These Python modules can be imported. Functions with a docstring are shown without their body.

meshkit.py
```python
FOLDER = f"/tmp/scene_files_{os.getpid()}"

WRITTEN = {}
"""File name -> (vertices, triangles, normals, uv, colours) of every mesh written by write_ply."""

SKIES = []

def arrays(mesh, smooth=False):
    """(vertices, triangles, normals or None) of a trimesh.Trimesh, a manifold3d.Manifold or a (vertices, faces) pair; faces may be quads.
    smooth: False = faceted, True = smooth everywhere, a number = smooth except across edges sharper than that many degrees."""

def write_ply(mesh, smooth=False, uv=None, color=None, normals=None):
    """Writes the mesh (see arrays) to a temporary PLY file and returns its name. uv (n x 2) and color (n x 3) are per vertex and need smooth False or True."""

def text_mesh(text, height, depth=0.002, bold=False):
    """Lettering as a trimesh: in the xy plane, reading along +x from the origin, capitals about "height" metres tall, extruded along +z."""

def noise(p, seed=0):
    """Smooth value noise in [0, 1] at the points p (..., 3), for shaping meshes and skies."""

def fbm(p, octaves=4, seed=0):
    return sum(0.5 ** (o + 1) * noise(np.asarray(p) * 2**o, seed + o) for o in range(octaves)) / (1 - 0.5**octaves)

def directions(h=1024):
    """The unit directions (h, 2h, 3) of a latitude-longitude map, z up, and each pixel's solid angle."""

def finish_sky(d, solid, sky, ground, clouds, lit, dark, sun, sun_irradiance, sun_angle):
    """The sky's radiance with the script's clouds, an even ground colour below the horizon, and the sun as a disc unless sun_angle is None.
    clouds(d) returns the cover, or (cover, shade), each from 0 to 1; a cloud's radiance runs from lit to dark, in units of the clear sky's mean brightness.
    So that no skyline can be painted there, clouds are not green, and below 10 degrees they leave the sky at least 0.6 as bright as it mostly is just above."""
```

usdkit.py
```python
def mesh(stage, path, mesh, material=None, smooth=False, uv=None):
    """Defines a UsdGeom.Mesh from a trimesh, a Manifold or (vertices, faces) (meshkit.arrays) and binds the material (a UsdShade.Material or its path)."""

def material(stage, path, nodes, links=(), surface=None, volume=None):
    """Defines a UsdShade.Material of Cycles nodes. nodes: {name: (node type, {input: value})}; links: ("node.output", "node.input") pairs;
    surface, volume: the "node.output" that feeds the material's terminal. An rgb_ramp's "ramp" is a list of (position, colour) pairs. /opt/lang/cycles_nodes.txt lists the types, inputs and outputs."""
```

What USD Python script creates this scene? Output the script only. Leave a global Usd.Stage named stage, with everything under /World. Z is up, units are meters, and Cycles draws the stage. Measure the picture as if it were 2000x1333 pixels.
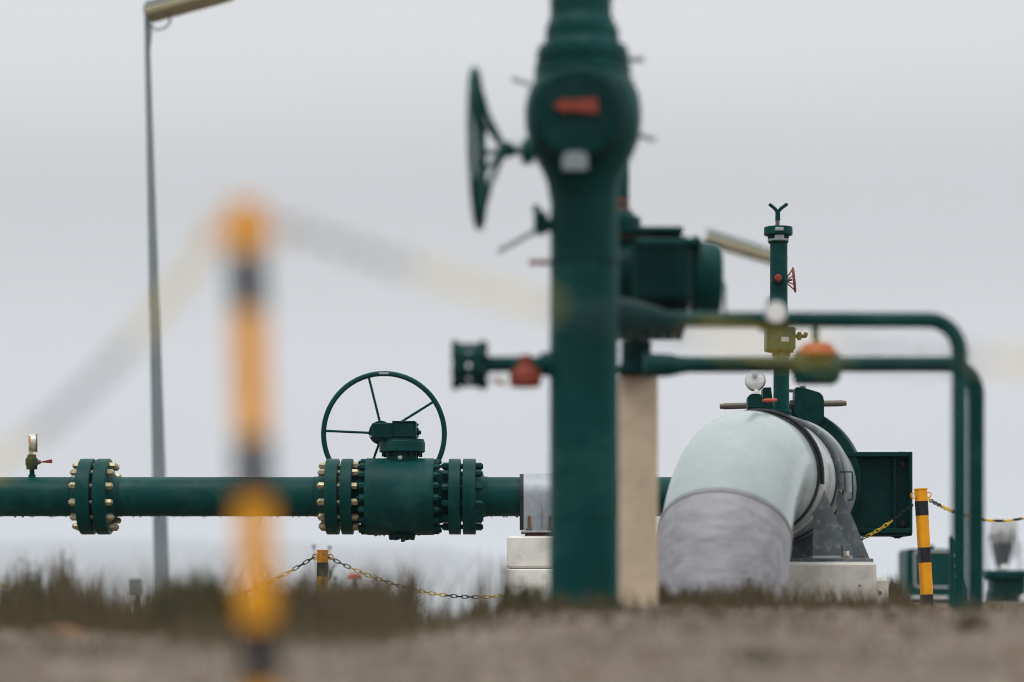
import math, random
import numpy as np
import trimesh
import usdkit, meshkit
from pxr import Usd, UsdGeom, UsdLux, UsdShade, Gf, Sdf, Vt
from shapely.geometry import Polygon, Point
from shapely.ops import unary_union

stage = Usd.Stage.CreateInMemory()
UsdGeom.SetStageUpAxis(stage, "Z")
UsdGeom.SetStageMetersPerUnit(stage, 1.0)
WORLD = UsdGeom.Xform.Define(stage, "/World")
UsdGeom.Scope.Define(stage, "/World/Looks")

# ------------------------------------------------------------------ camera, sky, sun, exposure
FOCAL, SENSOR = 85.0, 36.0
S = SENSOR / 2000.0 / FOCAL          # radians (tangent) per photograph pixel
HOR = 1165.0                         # the photograph's row of the horizon
HAZE = 0.00026
CZ = 0.20                            # camera height
cam = UsdGeom.Camera.Define(stage, "/World/camera")
cam.CreateFocalLengthAttr(FOCAL)
cam.CreateHorizontalApertureAttr(SENSOR)
cam.CreateVerticalApertureAttr(SENSOR * 682 / 1024)
cam.CreateVerticalApertureOffsetAttr((HOR - 666.5) * SENSOR / 2000.0)
cam.CreateFStopAttr(0.98)
cam.CreateFocusDistanceAttr(13.45)
cam.CreateClippingRangeAttr((0.05, 100000.0))
cam.AddTranslateOp().Set((0, 0, CZ))
cam.AddRotateXOp().Set(90.0)
cam.CreateExposureAttr(0.08)

SUN_AZ, SUN_EL = math.radians(205), math.radians(66)      # azimuth from +y clockwise: behind the camera, a little left
sun_dir = np.array([math.sin(SUN_AZ) * math.cos(SUN_EL), math.cos(SUN_AZ) * math.cos(SUN_EL), math.sin(SUN_EL)])
sun = UsdLux.DistantLight.Define(stage, "/World/sun")
sun.CreateIntensityAttr(0.30)
sun.CreateNormalizeAttr(True) if hasattr(sun, "CreateNormalizeAttr") else sun.GetPrim().CreateAttribute("inputs:normalize", Sdf.ValueTypeNames.Bool).Set(True)
sun.CreateAngleAttr(28.0)
sun.CreateColorAttr((1.0, 0.97, 0.93))
sun.AddRotateXYZOp().Set((90 - math.degrees(SUN_EL), 0, 180 - math.degrees(SUN_AZ)))

sky_mat = usdkit.material(stage, "/World/Looks/sky", {
    "geo": ("texture_coordinate", {}),
    "sky": ("sky_texture", {"sky_type": "single_scattering", "sun_disc": False, "sun_elevation": SUN_EL, "sun_rotation": SUN_AZ, "aerosol_density": 2.0}),
    "xyz": ("separate_xyz", {}),
    "up": ("math", {"math_type": "maximum", "value2": 0.0}),
    "pw": ("math", {"math_type": "power", "value2": 1.5}),
    "cie": ("math", {"math_type": "multiply_add", "value2": 2.1, "value3": 1.0}),
    "map": ("mapping", {"scale": (1.1, 1.1, 7.5), "location": (0.37, 0.1, 0.62)}),
    "n": ("noise_texture", {"scale": 1.25, "detail": 1.2, "roughness": 0.35, "distortion": 0.15}),
    "nr": ("map_range", {"from_min": 0.35, "from_max": 0.65, "to_min": 0.965, "to_max": 1.035, "clamp": True}),
    "bz": ("math", {"math_type": "multiply_add", "value2": 46.5, "value3": 2.9}),
    "bp": ("math", {"math_type": "multiply_add", "value2": 1.5}),
    "bs": ("math", {"math_type": "sine"}),
    "ba": ("math", {"math_type": "multiply_add", "value2": 0.07}),
    "val": ("math", {"math_type": "multiply"}),
    "val2": ("math", {"math_type": "multiply", "value2": 5.3}),
    "gray": ("mix", {"mix_type": "multiply", "fac": 1.0, "color1": (0.99, 1.0, 1.015)}),
    "cc": ("combine_xyz", {}),
    "mix": ("mix", {"mix_type": "mix", "fac": 0.96}),
    "bg": ("background_shader", {"strength": 0.1}),
}, [("geo.generated", "xyz.vector"), ("xyz.z", "up.value1"), ("up.value", "pw.value1"), ("pw.value", "cie.value1"),
    ("geo.generated", "map.vector"), ("map.vector", "n.vector"), ("n.fac", "nr.value"),
    ("cie.value", "val.value1"), ("xyz.z", "bz.value1"), ("n.fac", "bp.value1"), ("bz.value", "bp.value3"), ("bp.value", "bs.value1"), ("bs.value", "ba.value1"), ("nr.result", "ba.value3"), ("ba.value", "val.value2"), ("val.value", "val2.value1"),
    ("val2.value", "cc.x"), ("val2.value", "cc.y"), ("val2.value", "cc.z"), ("cc.vector", "gray.color2"),
    ("sky.color", "mix.color1"), ("gray.color", "mix.color2"), ("mix.color", "bg.color")], surface="bg.background")
dome = UsdLux.DomeLight.Define(stage, "/World/sky")
dome.CreateIntensityAttr(1.0)
UsdShade.MaterialBindingAPI.Apply(dome.GetPrim()).Bind(sky_mat)
dome.GetPrim().SetCustomDataByKey("kind", "structure")

rng = np.random.default_rng(7)
random.seed(7)

# ------------------------------------------------------------------ helpers: points
def U(d):
    return S * d

def P(px, py, d):
    "the point that the photograph shows at (px, py), d metres ahead"
    return np.array([(px - 1000) * S * d, d, CZ + (HOR - py) * S * d])

def unit(v):
    v = np.asarray(v, float)
    return v / np.linalg.norm(v)

def frame(axis):
    a = unit(axis)
    h = np.array([0, 0, 1.0]) if abs(a[2]) < 0.9 else np.array([1.0, 0, 0])
    u = unit(np.cross(h, a))
    return u, np.cross(a, u), a

X, Y, Z = np.eye(3)

# ------------------------------------------------------------------ helpers: meshes
def lathe(profile, p0, axis, n=32, phase=0.0):
    "profile: (distance along axis, radius); closed at both ends"
    u, v, a = frame(axis)
    p0 = np.asarray(p0, float)
    prof = [(float(t), float(r)) for t, r in profile]
    ang = phase + np.arange(n) * 2 * np.pi / n
    ring = np.cos(ang)[:, None] * u + np.sin(ang)[:, None] * v
    V = np.vstack([p0 + a * t + ring * max(r, 1e-5) for t, r in prof] + [[p0 + a * prof[0][0]], [p0 + a * prof[-1][0]]])
    F, m = [], len(prof)
    for i in range(m - 1):
        for j in range(n):
            k = (j + 1) % n
            A, B, C, D = i * n + j, i * n + k, (i + 1) * n + k, (i + 1) * n + j
            F += [[A, B, C], [A, C, D]]
    for j in range(n):
        k = (j + 1) % n
        F += [[m * n, k, j], [m * n + 1, (m - 1) * n + j, (m - 1) * n + k]]
    return trimesh.Trimesh(V, np.array(F), process=False)

def cyl(p0, p1, r, n=24, ch=0.0, r1=None):
    p0, p1 = np.asarray(p0, float), np.asarray(p1, float)
    L = np.linalg.norm(p1 - p0)
    r1 = r if r1 is None else r1
    prof = [(0, r), (L, r1)] if ch <= 0 else [(0, r - ch), (ch, r), (L - ch, r1), (L, r1 - ch)]
    return lathe(prof, p0, p1 - p0, n)

def annulus(p0, axis, prof_out, r_in, n=40):
    "a ring: outer profile (t, r), bored through at r_in"
    u, v, a = frame(axis)
    p0 = np.asarray(p0, float)
    prof = [(prof_out[0][0], r_in)] + list(prof_out) + [(prof_out[-1][0], r_in)]
    ang = np.arange(n) * 2 * np.pi / n
    ring = np.cos(ang)[:, None] * u + np.sin(ang)[:, None] * v
    V = np.vstack([p0 + a * t + ring * r for t, r in prof])
    F, m = [], len(prof)
    for i in range(m):
        i2 = (i + 1) % m
        for j in range(n):
            k = (j + 1) % n
            A, B, C, D = i * n + j, i * n + k, i2 * n + k, i2 * n + j
            F += [[A, B, C], [A, C, D]]
    return trimesh.Trimesh(V, np.array(F), process=False)

def tube(points, r, n=12, closed=False):
    p = np.asarray(points, float)
    m = len(p)
    t = np.roll(p, -1, 0) - np.roll(p, 1, 0) if closed else np.gradient(p, axis=0)
    t /= np.linalg.norm(t, axis=1, keepdims=True) + 1e-12
    u = frame(t[0])[0]
    rr = np.broadcast_to(np.asarray(r, float), (m,))
    ang = np.arange(n) * 2 * np.pi / n
    rings = []
    for i in range(m):
        u = unit(u - t[i] * np.dot(u, t[i]))
        w = np.cross(t[i], u)
        rings.append(p[i] + rr[i] * (np.cos(ang)[:, None] * u + np.sin(ang)[:, None] * w))
    V, F = np.vstack(rings), []
    for i in range(m if closed else m - 1):
        i2 = (i + 1) % m
        for j in range(n):
            k = (j + 1) % n
            A, B, C, D = i * n + j, i * n + k, i2 * n + k, i2 * n + j
            F += [[A, B, C], [A, C, D]]
    if not closed:
        V = np.vstack([V, p[:1], p[-1:]])
        for j in range(n):
            k = (j + 1) % n
            F += [[m * n, k, j], [m * n + 1, (m - 1) * n + j, (m - 1) * n + k]]
    return trimesh.Trimesh(V, np.array(F), process=False)

def circle(c, u, v, r, n=48, a0=0.0, a1=2 * np.pi, end=False):
    a = np.linspace(a0, a1, n, endpoint=end)
    return np.asarray(c) + r * (np.cos(a)[:, None] * np.asarray(u) + np.sin(a)[:, None] * np.asarray(v))

def bend(points, radius, n=8):
    "a polyline with its corners rounded"
    p = [np.asarray(q, float) for q in points]
    out = [p[0]]
    for a, b, c in zip(p, p[1:], p[2:]):
        d0, d1 = unit(a - b), unit(c - b)
        half = math.acos(np.clip(np.dot(d0, d1), -1, 1)) / 2
        L = radius / math.tan(half)
        ctr = b + unit(d0 + d1) * radius / math.sin(half)
        s, e = b + d0 * L - ctr, b + d1 * L - ctr
        om = math.acos(np.clip(np.dot(s, e) / radius ** 2, -1, 1))
        for k in range(n + 1):
            w = k / n
            out.append(ctr + (math.sin((1 - w) * om) * s + math.sin(w * om) * e) / math.sin(om))
    out.append(p[-1])
    return out

def cbox(c, size, ch=0.004, yaw=0.0, R=None):
    "a box with chamfered edges"
    h = np.asarray(size, float) / 2
    ch = min(ch, h.min() * 0.49)
    pts = []
    for sx in (-1, 1):
        for sy in (-1, 1):
            for sz in (-1, 1):
                s = np.array([sx, sy, sz])
                for k in range(3):
                    q = s * h
                    for j in range(3):
                        if j != k:
                            q[j] -= s[j] * ch
                    pts.append(q)
    m = trimesh.Trimesh(pts, process=False).convex_hull
    if R is None:
        R = trimesh.transformations.rotation_matrix(yaw, [0, 0, 1])[:3, :3]
    m.vertices = m.vertices @ np.asarray(R).T + np.asarray(c)
    return m

def slab(poly, d, t, holes=()):
    "a plate facing the camera: outline as photograph points at distance d, thickness t away from the camera"
    sh = Polygon([tuple(P(x, y, d)[[0, 2]]) for x, y in poly])
    for (hx, hy, hr) in holes:
        c = P(hx, hy, d)
        sh = sh.difference(Point(c[0], c[2]).buffer(hr, 8))
    return prism(sh, d, t)

def prism(sh, y0, t):
    m = trimesh.creation.extrude_polygon(sh, t, engine="earcut")
    v = m.vertices.copy()
    m2 = trimesh.Trimesh(np.stack([v[:, 0], y0 + t - v[:, 2], v[:, 1]], 1), m.faces, process=False)
    m2.fix_normals()
    return m2

def ball(c, r, scale=(1, 1, 1), sub=2):
    m = trimesh.creation.icosphere(sub, r)
    m.vertices = m.vertices * np.asarray(scale) + np.asarray(c)
    return m

def join(*ms):
    return trimesh.util.concatenate([m for x in ms for m in (x if isinstance(x, (list, tuple)) else [x])])

def nut(p, axis, af, h, phase=0.0):
    r = af / math.sqrt(3)
    return lathe([(0, r * 0.94), (h * 0.06, r), (h * 0.90, r), (h, r * 0.93)], p, axis, 6, phase)

# ------------------------------------------------------------------ helpers: prims
USED, LOC, LASTSUB = {}, {}, {}
def numbered(parent, name):
    k = USED.get((parent, name), 0)
    USED[(parent, name)] = k + 1
    return f"{parent}/{name}" + (f"_{k:03d}" if k else "")

def tag(prim, label=None, cat=None, group=None, kind=None):
    p = prim.GetPrim()
    for k, v in (("label", label), ("category", cat), ("group", group), ("kind", kind)):
        if v:
            p.SetCustomDataByKey(k, v)
    return prim

def thing(name, label, cat, loc=(0, 0, 0), group=None, rot=None):
    path = numbered("/World", name)
    x = UsdGeom.Xform.Define(stage, path)
    x.AddTranslateOp().Set(Gf.Vec3d(*map(float, loc)))
    x.AddRotateXYZOp().Set(Gf.Vec3f(*(rot or (0, 0, 0))))
    LOC[path] = np.asarray(loc, float)
    tag(x, label, cat, group)
    return path

def obj(name, mesh, mat, parent=None, smooth=35, label=None, kind=None):
    par = parent or "/World"
    path = numbered(par, name)
    root = "/".join(path.split("/")[:3])
    off = LOC.get(root, np.zeros(3))
    m = trimesh.Trimesh(np.asarray(mesh.vertices) - off, mesh.faces, process=False)
    pr = usdkit.mesh(stage, path, m, M[mat], smooth=smooth)
    tag(pr, label=label, kind=kind)
    return path

def copy_of(src, name, label, loc, rot=(0, 0, 0), group=None, cat=None):
    path = numbered("/World", name)
    x = UsdGeom.Xform.Define(stage, path)
    x.GetPrim().GetReferences().AddInternalReference(src)
    x.GetPrim().SetInstanceable(True)
    x.ClearXformOpOrder()
    t = x.GetTranslateOp() if hasattr(x, "GetTranslateOp") and x.GetTranslateOp() else None
    a = x.GetPrim().CreateAttribute("xformOp:translate", Sdf.ValueTypeNames.Double3); a.Set(Gf.Vec3d(*map(float, loc)))
    b = x.GetPrim().CreateAttribute("xformOp:rotateXYZ", Sdf.ValueTypeNames.Float3); b.Set(Gf.Vec3f(*rot))
    x.GetXformOpOrderAttr().Set(["xformOp:translate", "xformOp:rotateXYZ"])
    tag(x, label, cat, group)
    return path

# ------------------------------------------------------------------ materials
M = {}
def surf(name, col, rough=0.5, metal=0.0, var=0.12, scale=6.0, fine=60.0, bump=0.15, dist=0.002, spec=0.3, dirt=None, dirt_amt=0.35, dirt_scale=3.0, coat=0.0, diffr=0.0):
    "a principled surface whose tone wanders a little, with fine relief and optional dirt patches"
    c = np.asarray(col, float)
    nodes = {
        "tc": ("texture_coordinate", {}), "geo": ("geometry", {}),
        "n1": ("noise_texture", {"scale": scale, "detail": 6.0, "roughness": 0.62}),
        "r1": ("rgb_ramp", {"ramp": [(0.25, tuple(c * (1 - var))), (0.75, tuple(np.minimum(c * (1 + var), 0.95)))]}),
        "n2": ("noise_texture", {"scale": fine, "detail": 4.0, "roughness": 0.6}),
        "b": ("bump", {"strength": bump, "distance": dist}),
        "rr": ("map_range", {"from_min": 0.3, "from_max": 0.7, "to_min": max(rough - 0.09, 0.03), "to_max": min(rough + 0.1, 1.0), "clamp": True}),
        "p": ("principled_bsdf", {"metallic": metal, "specular_ior_level": spec, "coat_weight": coat, "coat_roughness": 0.15, "diffuse_roughness": diffr}),
    }
    links = [("geo.position", "n1.vector"), ("geo.position", "n2.vector"), ("n1.fac", "r1.fac"), ("n2.fac", "b.height"), ("b.normal", "p.normal"), ("n1.fac", "rr.value"), ("rr.result", "p.roughness")]
    if dirt is not None:
        nodes["n3"] = ("noise_texture", {"scale": dirt_scale, "detail": 8.0, "roughness": 0.7, "distortion": 0.6})
        nodes["r3"] = ("map_range", {"from_min": 0.5, "from_max": 0.72, "to_min": 0.0, "to_max": dirt_amt, "clamp": True})
        nodes["mx"] = ("mix", {"mix_type": "mix", "color2": tuple(dirt)})
        links += [("geo.position", "n3.vector"), ("n3.fac", "r3.value"), ("r3.result", "mx.fac"), ("r1.color", "mx.color1"), ("mx.color", "p.base_color")]
    else:
        links += [("r1.color", "p.base_color")]
    M[name] = usdkit.material(stage, f"/World/Looks/{name}", nodes, links, surface="p.BSDF")

surf("green_paint", (0.0006, 0.040, 0.0367), 0.42, var=0.3, scale=5, fine=140, bump=0.12, dist=0.001, dirt=(0.035, 0.115, 0.105), dirt_amt=0.42, dirt_scale=4, spec=0.10)
surf("dark_green_paint", (0.0006, 0.027, 0.025), 0.45, var=0.3, scale=6, fine=140, bump=0.12, dist=0.001, dirt=(0.04, 0.08, 0.075), dirt_amt=0.2, dirt_scale=7, spec=0.08)
surf("zinc_nut", (0.34, 0.295, 0.19), 0.36, metal=0.65, var=0.3, scale=45, fine=200, dirt=(0.16, 0.10, 0.05), dirt_amt=0.7, dirt_scale=30)
surf("galvanised", (0.34, 0.37, 0.40), 0.5, metal=0.35, var=0.14, scale=35, fine=90, dirt=(0.20, 0.21, 0.22), dirt_amt=0.4, dirt_scale=12)
surf("steel", (0.12, 0.105, 0.085), 0.42, metal=0.7, var=0.25, scale=40, fine=200)
surf("bright_steel", (0.62, 0.62, 0.61), 0.33, metal=0.75, var=0.12, scale=40, fine=200)
surf("gusset_steel", (0.105, 0.125, 0.14), 0.5, metal=0.2, var=0.2, scale=10, fine=90, dirt=(0.32, 0.34, 0.34), dirt_amt=0.8, dirt_scale=20)
surf("rubber", (0.014, 0.015, 0.016), 0.6, var=0.2, scale=30)
surf("rust", (0.16, 0.075, 0.04), 0.8, var=0.4, scale=60, fine=200, bump=0.4)
surf("red_paint", (0.21, 0.034, 0.018), 0.45, var=0.15, scale=30)
surf("orange_paint", (0.42, 0.075, 0.035), 0.5, var=0.15, scale=30)
surf("yellow_paint", (0.80, 0.335, 0.004), 0.5, var=0.08, scale=20, fine=120, bump=0.06, dirt=(0.35, 0.2, 0.05), dirt_amt=0.25, dirt_scale=16)
surf("black_tape", (0.012, 0.013, 0.016), 0.42, var=0.15, scale=20)
surf("chain_yellow", (0.80, 0.58, 0.05), 0.4, var=0.1, scale=40)
surf("chain_black", (0.018, 0.019, 0.022), 0.4, var=0.1, scale=40)
surf("pale_coating", (0.265, 0.325, 0.315), 0.3, var=0.14, scale=2.6, fine=30, bump=0.05, coat=0.5, dirt=(0.36, 0.39, 0.385), dirt_amt=0.6, dirt_scale=2.2)
surf("bare_barrel", (0.46, 0.49, 0.485), 0.26, metal=0.55, var=0.08, scale=6, fine=40, bump=0.05, dirt=(0.22, 0.25, 0.24), dirt_amt=0.45, dirt_scale=5)
surf("lamp_grey", (0.20, 0.235, 0.25), 0.55, metal=0.2, var=0.1, scale=3)
surf("lamp_olive", (0.33, 0.305, 0.20), 0.6, var=0.15, scale=6)
surf("cream_post", (0.60, 0.475, 0.345), 0.8, var=0.16, scale=7, fine=60, bump=0.25, dirt=(0.30, 0.23, 0.17), dirt_amt=0.5, dirt_scale=6)
surf("white_enamel", (0.72, 0.72, 0.70), 0.3, var=0.05)
surf("label_orange", (0.75, 0.33, 0.12), 0.5, var=0.05)
surf("bright_cap", (0.70, 0.70, 0.66), 0.45, var=0.08)
surf("far_grey", (0.10, 0.11, 0.115), 0.6, var=0.3, scale=6)
surf("pale_plastic", (0.50, 0.51, 0.52), 0.5, var=0.1)
surf("grey_tube", (0.30, 0.33, 0.33), 0.45, metal=0.3, var=0.1)
surf("sandstone", (0.25, 0.135, 0.075), 0.85, var=0.25, scale=20, fine=60, bump=0.5, dist=0.006)
surf("pebble", (0.235, 0.20, 0.165), 0.85, var=0.35, scale=9, fine=200, bump=0.4)

# grey wrap of the buried pipe: spiral laps
M["grey_wrap"] = usdkit.material(stage, "/World/Looks/grey_wrap", {
    "geo": ("geometry", {}),
    "map": ("mapping", {"rotation": (0.0, 0.0, 0.27)}),
    "w": ("noise_texture", {"scale": 3.2, "detail": 5.0, "roughness": 0.65, "distortion": 0.8}),
    "m2": ("mapping", {"scale": (2.0, 9.0, 9.0)}),
    "n2": ("noise_texture", {"scale": 2.2, "detail": 5.0, "roughness": 0.6}),
    "r": ("rgb_ramp", {"ramp": [(0.30, (0.12, 0.12, 0.13)), (0.42, (0.185, 0.185, 0.20)), (0.55, (0.25, 0.25, 0.272)), (0.70, (0.315, 0.315, 0.342))]}),
    "add": ("mix_float", {"fac": 0.5}),
    "b": ("bump", {"strength": 0.3, "distance": 0.006}),
    "p": ("principled_bsdf", {"roughness": 0.5}),
}, [("geo.position", "map.vector"), ("map.vector", "w.vector"), ("map.vector", "m2.vector"), ("m2.vector", "n2.vector"), ("w.fac", "add.a"), ("n2.fac", "add.b"), ("add.result", "r.fac"), ("r.color", "p.base_color"), ("n2.fac", "b.height"), ("b.normal", "p.normal")], surface="p.BSDF")

surf("wet_drop", (0.02, 0.03, 0.03), 0.08, var=0.05, spec=0.6)
surf("wrap_band", (0.20, 0.205, 0.22), 0.5, var=0.25, scale=9)
# cast concrete: pale, with air holes and stains
def concrete(name, col):
    c = np.asarray(col)
    M[name] = usdkit.material(stage, f"/World/Looks/{name}", {
        "geo": ("geometry", {}),
        "n": ("noise_texture", {"scale": 5.0, "detail": 8.0, "roughness": 0.65}),
        "r": ("rgb_ramp", {"ramp": [(0.28, tuple(c * 0.68)), (0.48, tuple(c * 0.98)), (0.7, tuple(c * 1.15))]}),
        "v": ("voronoi_texture", {"scale": 17.0, "randomness": 1.0}),
        "vn": ("noise_texture", {"scale": 10.0, "detail": 2.0}),
        "vs": ("map_range", {"from_min": 0.5, "from_max": 0.75, "to_min": 0.05, "to_max": 0.3, "clamp": True}),
        "hole": ("math", {"math_type": "less_than"}),
        "mx": ("mix", {"mix_type": "mix", "color2": tuple(c * 0.30)}),
        "fine": ("noise_texture", {"scale": 90.0, "detail": 4.0}),
        "sub": ("math", {"math_type": "multiply_add", "value2": -3.0}),
        "b": ("bump", {"strength": 0.35, "distance": 0.004}),
        "p": ("principled_bsdf", {"roughness": 0.85, "specular_ior_level": 0.3}),
    }, [("geo.position", "n.vector"), ("geo.position", "v.vector"), ("geo.position", "vn.vector"), ("geo.position", "fine.vector"), ("n.fac", "r.fac"), ("vn.fac", "vs.value"),
        ("v.distance", "hole.value1"), ("vs.result", "hole.value2"), ("hole.value", "mx.fac"), ("r.color", "mx.color1"), ("mx.color", "p.base_color"),
        ("hole.value", "sub.value1"), ("fine.fac", "sub.value3"), ("sub.value", "b.height"), ("b.normal", "p.normal")], surface="p.BSDF")
concrete("concrete", (0.56, 0.54, 0.495))
concrete("pale_concrete", (0.76, 0.74, 0.69))

# ground: stony earth near, dark heath far
M["ground"] = usdkit.material(stage, "/World/Looks/ground", {
    "geo": ("geometry", {}), "xyz": ("separate_xyz", {}),
    "n": ("noise_texture", {"scale": 1.9, "detail": 8.0, "roughness": 0.7, "distortion": 0.4}),
    "r": ("rgb_ramp", {"ramp": [(0.33, (0.075, 0.060, 0.038)), (0.45, (0.14, 0.112, 0.083)), (0.55, (0.175, 0.14, 0.107)), (0.70, (0.25, 0.21, 0.165))]}),
    "n2": ("noise_texture", {"scale": 28.0, "detail": 6.0, "roughness": 0.7}),
    "far": ("map_range", {"from_min": 24.0, "from_max": 60.0, "to_min": 0.0, "to_max": 1.0, "clamp": True}),
    "nf": ("noise_texture", {"scale": 0.02, "detail": 6.0}),
    "rf": ("rgb_ramp", {"ramp": [(0.35, (0.045, 0.055, 0.03)), (0.65, (0.10, 0.10, 0.06))]}),
    "mx": ("mix", {}),
    "b": ("bump", {"strength": 0.6, "distance": 0.02}),
    "p": ("principled_bsdf", {"roughness": 0.92, "specular_ior_level": 0.2}),
}, [("geo.position", "xyz.vector"), ("geo.position", "n.vector"), ("geo.position", "n2.vector"), ("geo.position", "nf.vector"), ("n.fac", "r.fac"), ("nf.fac", "rf.fac"), ("xyz.y", "far.value"),
    ("far.result", "mx.fac"), ("r.color", "mx.color1"), ("rf.color", "mx.color2"), ("mx.color", "p.base_color"), ("n2.fac", "b.height"), ("b.normal", "p.normal")], surface="p.BSDF")

def leafy(name, ramp, trans=0.3):
    M[name] = usdkit.material(stage, f"/World/Looks/{name}", {
        "geo": ("geometry", {}),
        "r": ("rgb_ramp", {"ramp": ramp}),
        "p": ("principled_bsdf", {"roughness": 0.6, "specular_ior_level": 0.3}),
        "t": ("translucent_bsdf", {}),
        "m": ("mix_closure", {"fac": trans}),
    }, [("geo.random_per_island", "r.fac"), ("r.color", "p.base_color"), ("r.color", "t.color"), ("p.BSDF", "m.closure1"), ("t.BSDF", "m.closure2")], surface="m.closure")
leafy("brown_grass", [(0.0, (0.085, 0.065, 0.033)), (0.35, (0.14, 0.106, 0.056)), (0.6, (0.105, 0.102, 0.034)), (0.85, (0.17, 0.145, 0.062)), (1.0, (0.30, 0.24, 0.13))])
leafy("olive_grass", [(0.0, (0.045, 0.05, 0.018)), (0.5, (0.085, 0.08, 0.028)), (1.0, (0.13, 0.11, 0.05))])
leafy("weed_leaf", [(0.0, (0.05, 0.06, 0.03)), (1.0, (0.11, 0.12, 0.06))])
leafy("seed_head", [(0.0, (0.12, 0.10, 0.11)), (1.0, (0.2, 0.17, 0.17))], 0.2)

# ------------------------------------------------------------------ ground
def sm(a, b, x):
    t = np.clip((x - a) / (b - a), 0, 1)
    return t * t * (3 - 2 * t)

def ground_z(x, y):
    x, y = np.asarray(x, float), np.asarray(y, float)
    u = sm(-0.35, 0.25, x)
    rise = sm(3.6, 8.0, y)
    right = 0.150 * rise - 0.045 * sm(9.0, 13.0, y) + 0.03 * sm(14.0, 19.0, y)
    left = (0.085 + 0.012 * sm(-1.2, -0.2, x)) * sm(3.6, 7.2, y) - 0.33 * sm(8.2, 12.5, y) - 0.2 * sm(14, 24, y)
    z = left * (1 - u) + right * u
    drop = sm(26, 150, np.hypot(x * 0.8, np.maximum(y, 0))) + sm(-30, -160, y)
    z = z - 17.0 * np.clip(drop, 0, 1) - 45.0 * sm(120, 900, np.hypot(x, y))
    near = 1 - sm(15, 40, np.hypot(x, y))
    q = np.stack([x, y, 0 * x], -1)
    z = z + near * (0.045 * (meshkit.fbm(q * 1.7, 3, 3) - 0.5) + 0.022 * (meshkit.fbm(q * 9.0, 3, 5) - 0.5))
    hills = 34 * meshkit.fbm(np.stack([x / 900, y / 900, 0 * x], -1), 4, 11) * sm(900, 3500, np.hypot(x, y))
    far_ = np.hypot(x, y)
    ridge = (150 + 40 * (meshkit.fbm(np.stack([x / 420, y / 3000, 0 * x], -1), 3, 17) - 0.5)) * sm(420, -260, x) * np.exp(-((y - 6000) / 750.0) ** 2)
    return z + 0.22 * hills + 1.4 * ridge

def grid_axis(lo, hi, step, far, grow=1.09):
    core = list(np.arange(lo, hi, step))
    s, x, up = step, core[-1], []
    while x < far:
        s *= grow; x += s; up.append(x)
    s, x, dn = step, core[0], []
    while x > -far:
        s *= grow; x -= s; dn.append(x)
    return np.array(dn[::-1] + core + up)

gx, gy = grid_axis(-3.6, 4.4, 0.045, 7000), grid_axis(2.0, 15.0, 0.05, 7000)
GX, GY = np.meshgrid(gx, gy, indexing="ij")
GZ = ground_z(GX, GY)
nx_, ny_ = GX.shape
ii, jj = np.meshgrid(np.arange(nx_ - 1), np.arange(ny_ - 1), indexing="ij")
quad = np.stack([ii * ny_ + jj, (ii + 1) * ny_ + jj, (ii + 1) * ny_ + jj + 1, ii * ny_ + jj + 1], -1).reshape(-1, 4)
gm = trimesh.Trimesh(np.stack([GX, GY, GZ], -1).reshape(-1, 3), np.vstack([quad[:, [0, 1, 2]], quad[:, [0, 2, 3]]]), process=False)
obj("ground", gm, "ground", smooth=True, kind="structure")

def on_ground(px, d):
    x = (px - 1000) * S * d
    return np.array([x, d, float(ground_z(x, d))])

# ================================================================== concrete supports
def at(px, py, d):
    return P(px, py, d)

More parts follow.
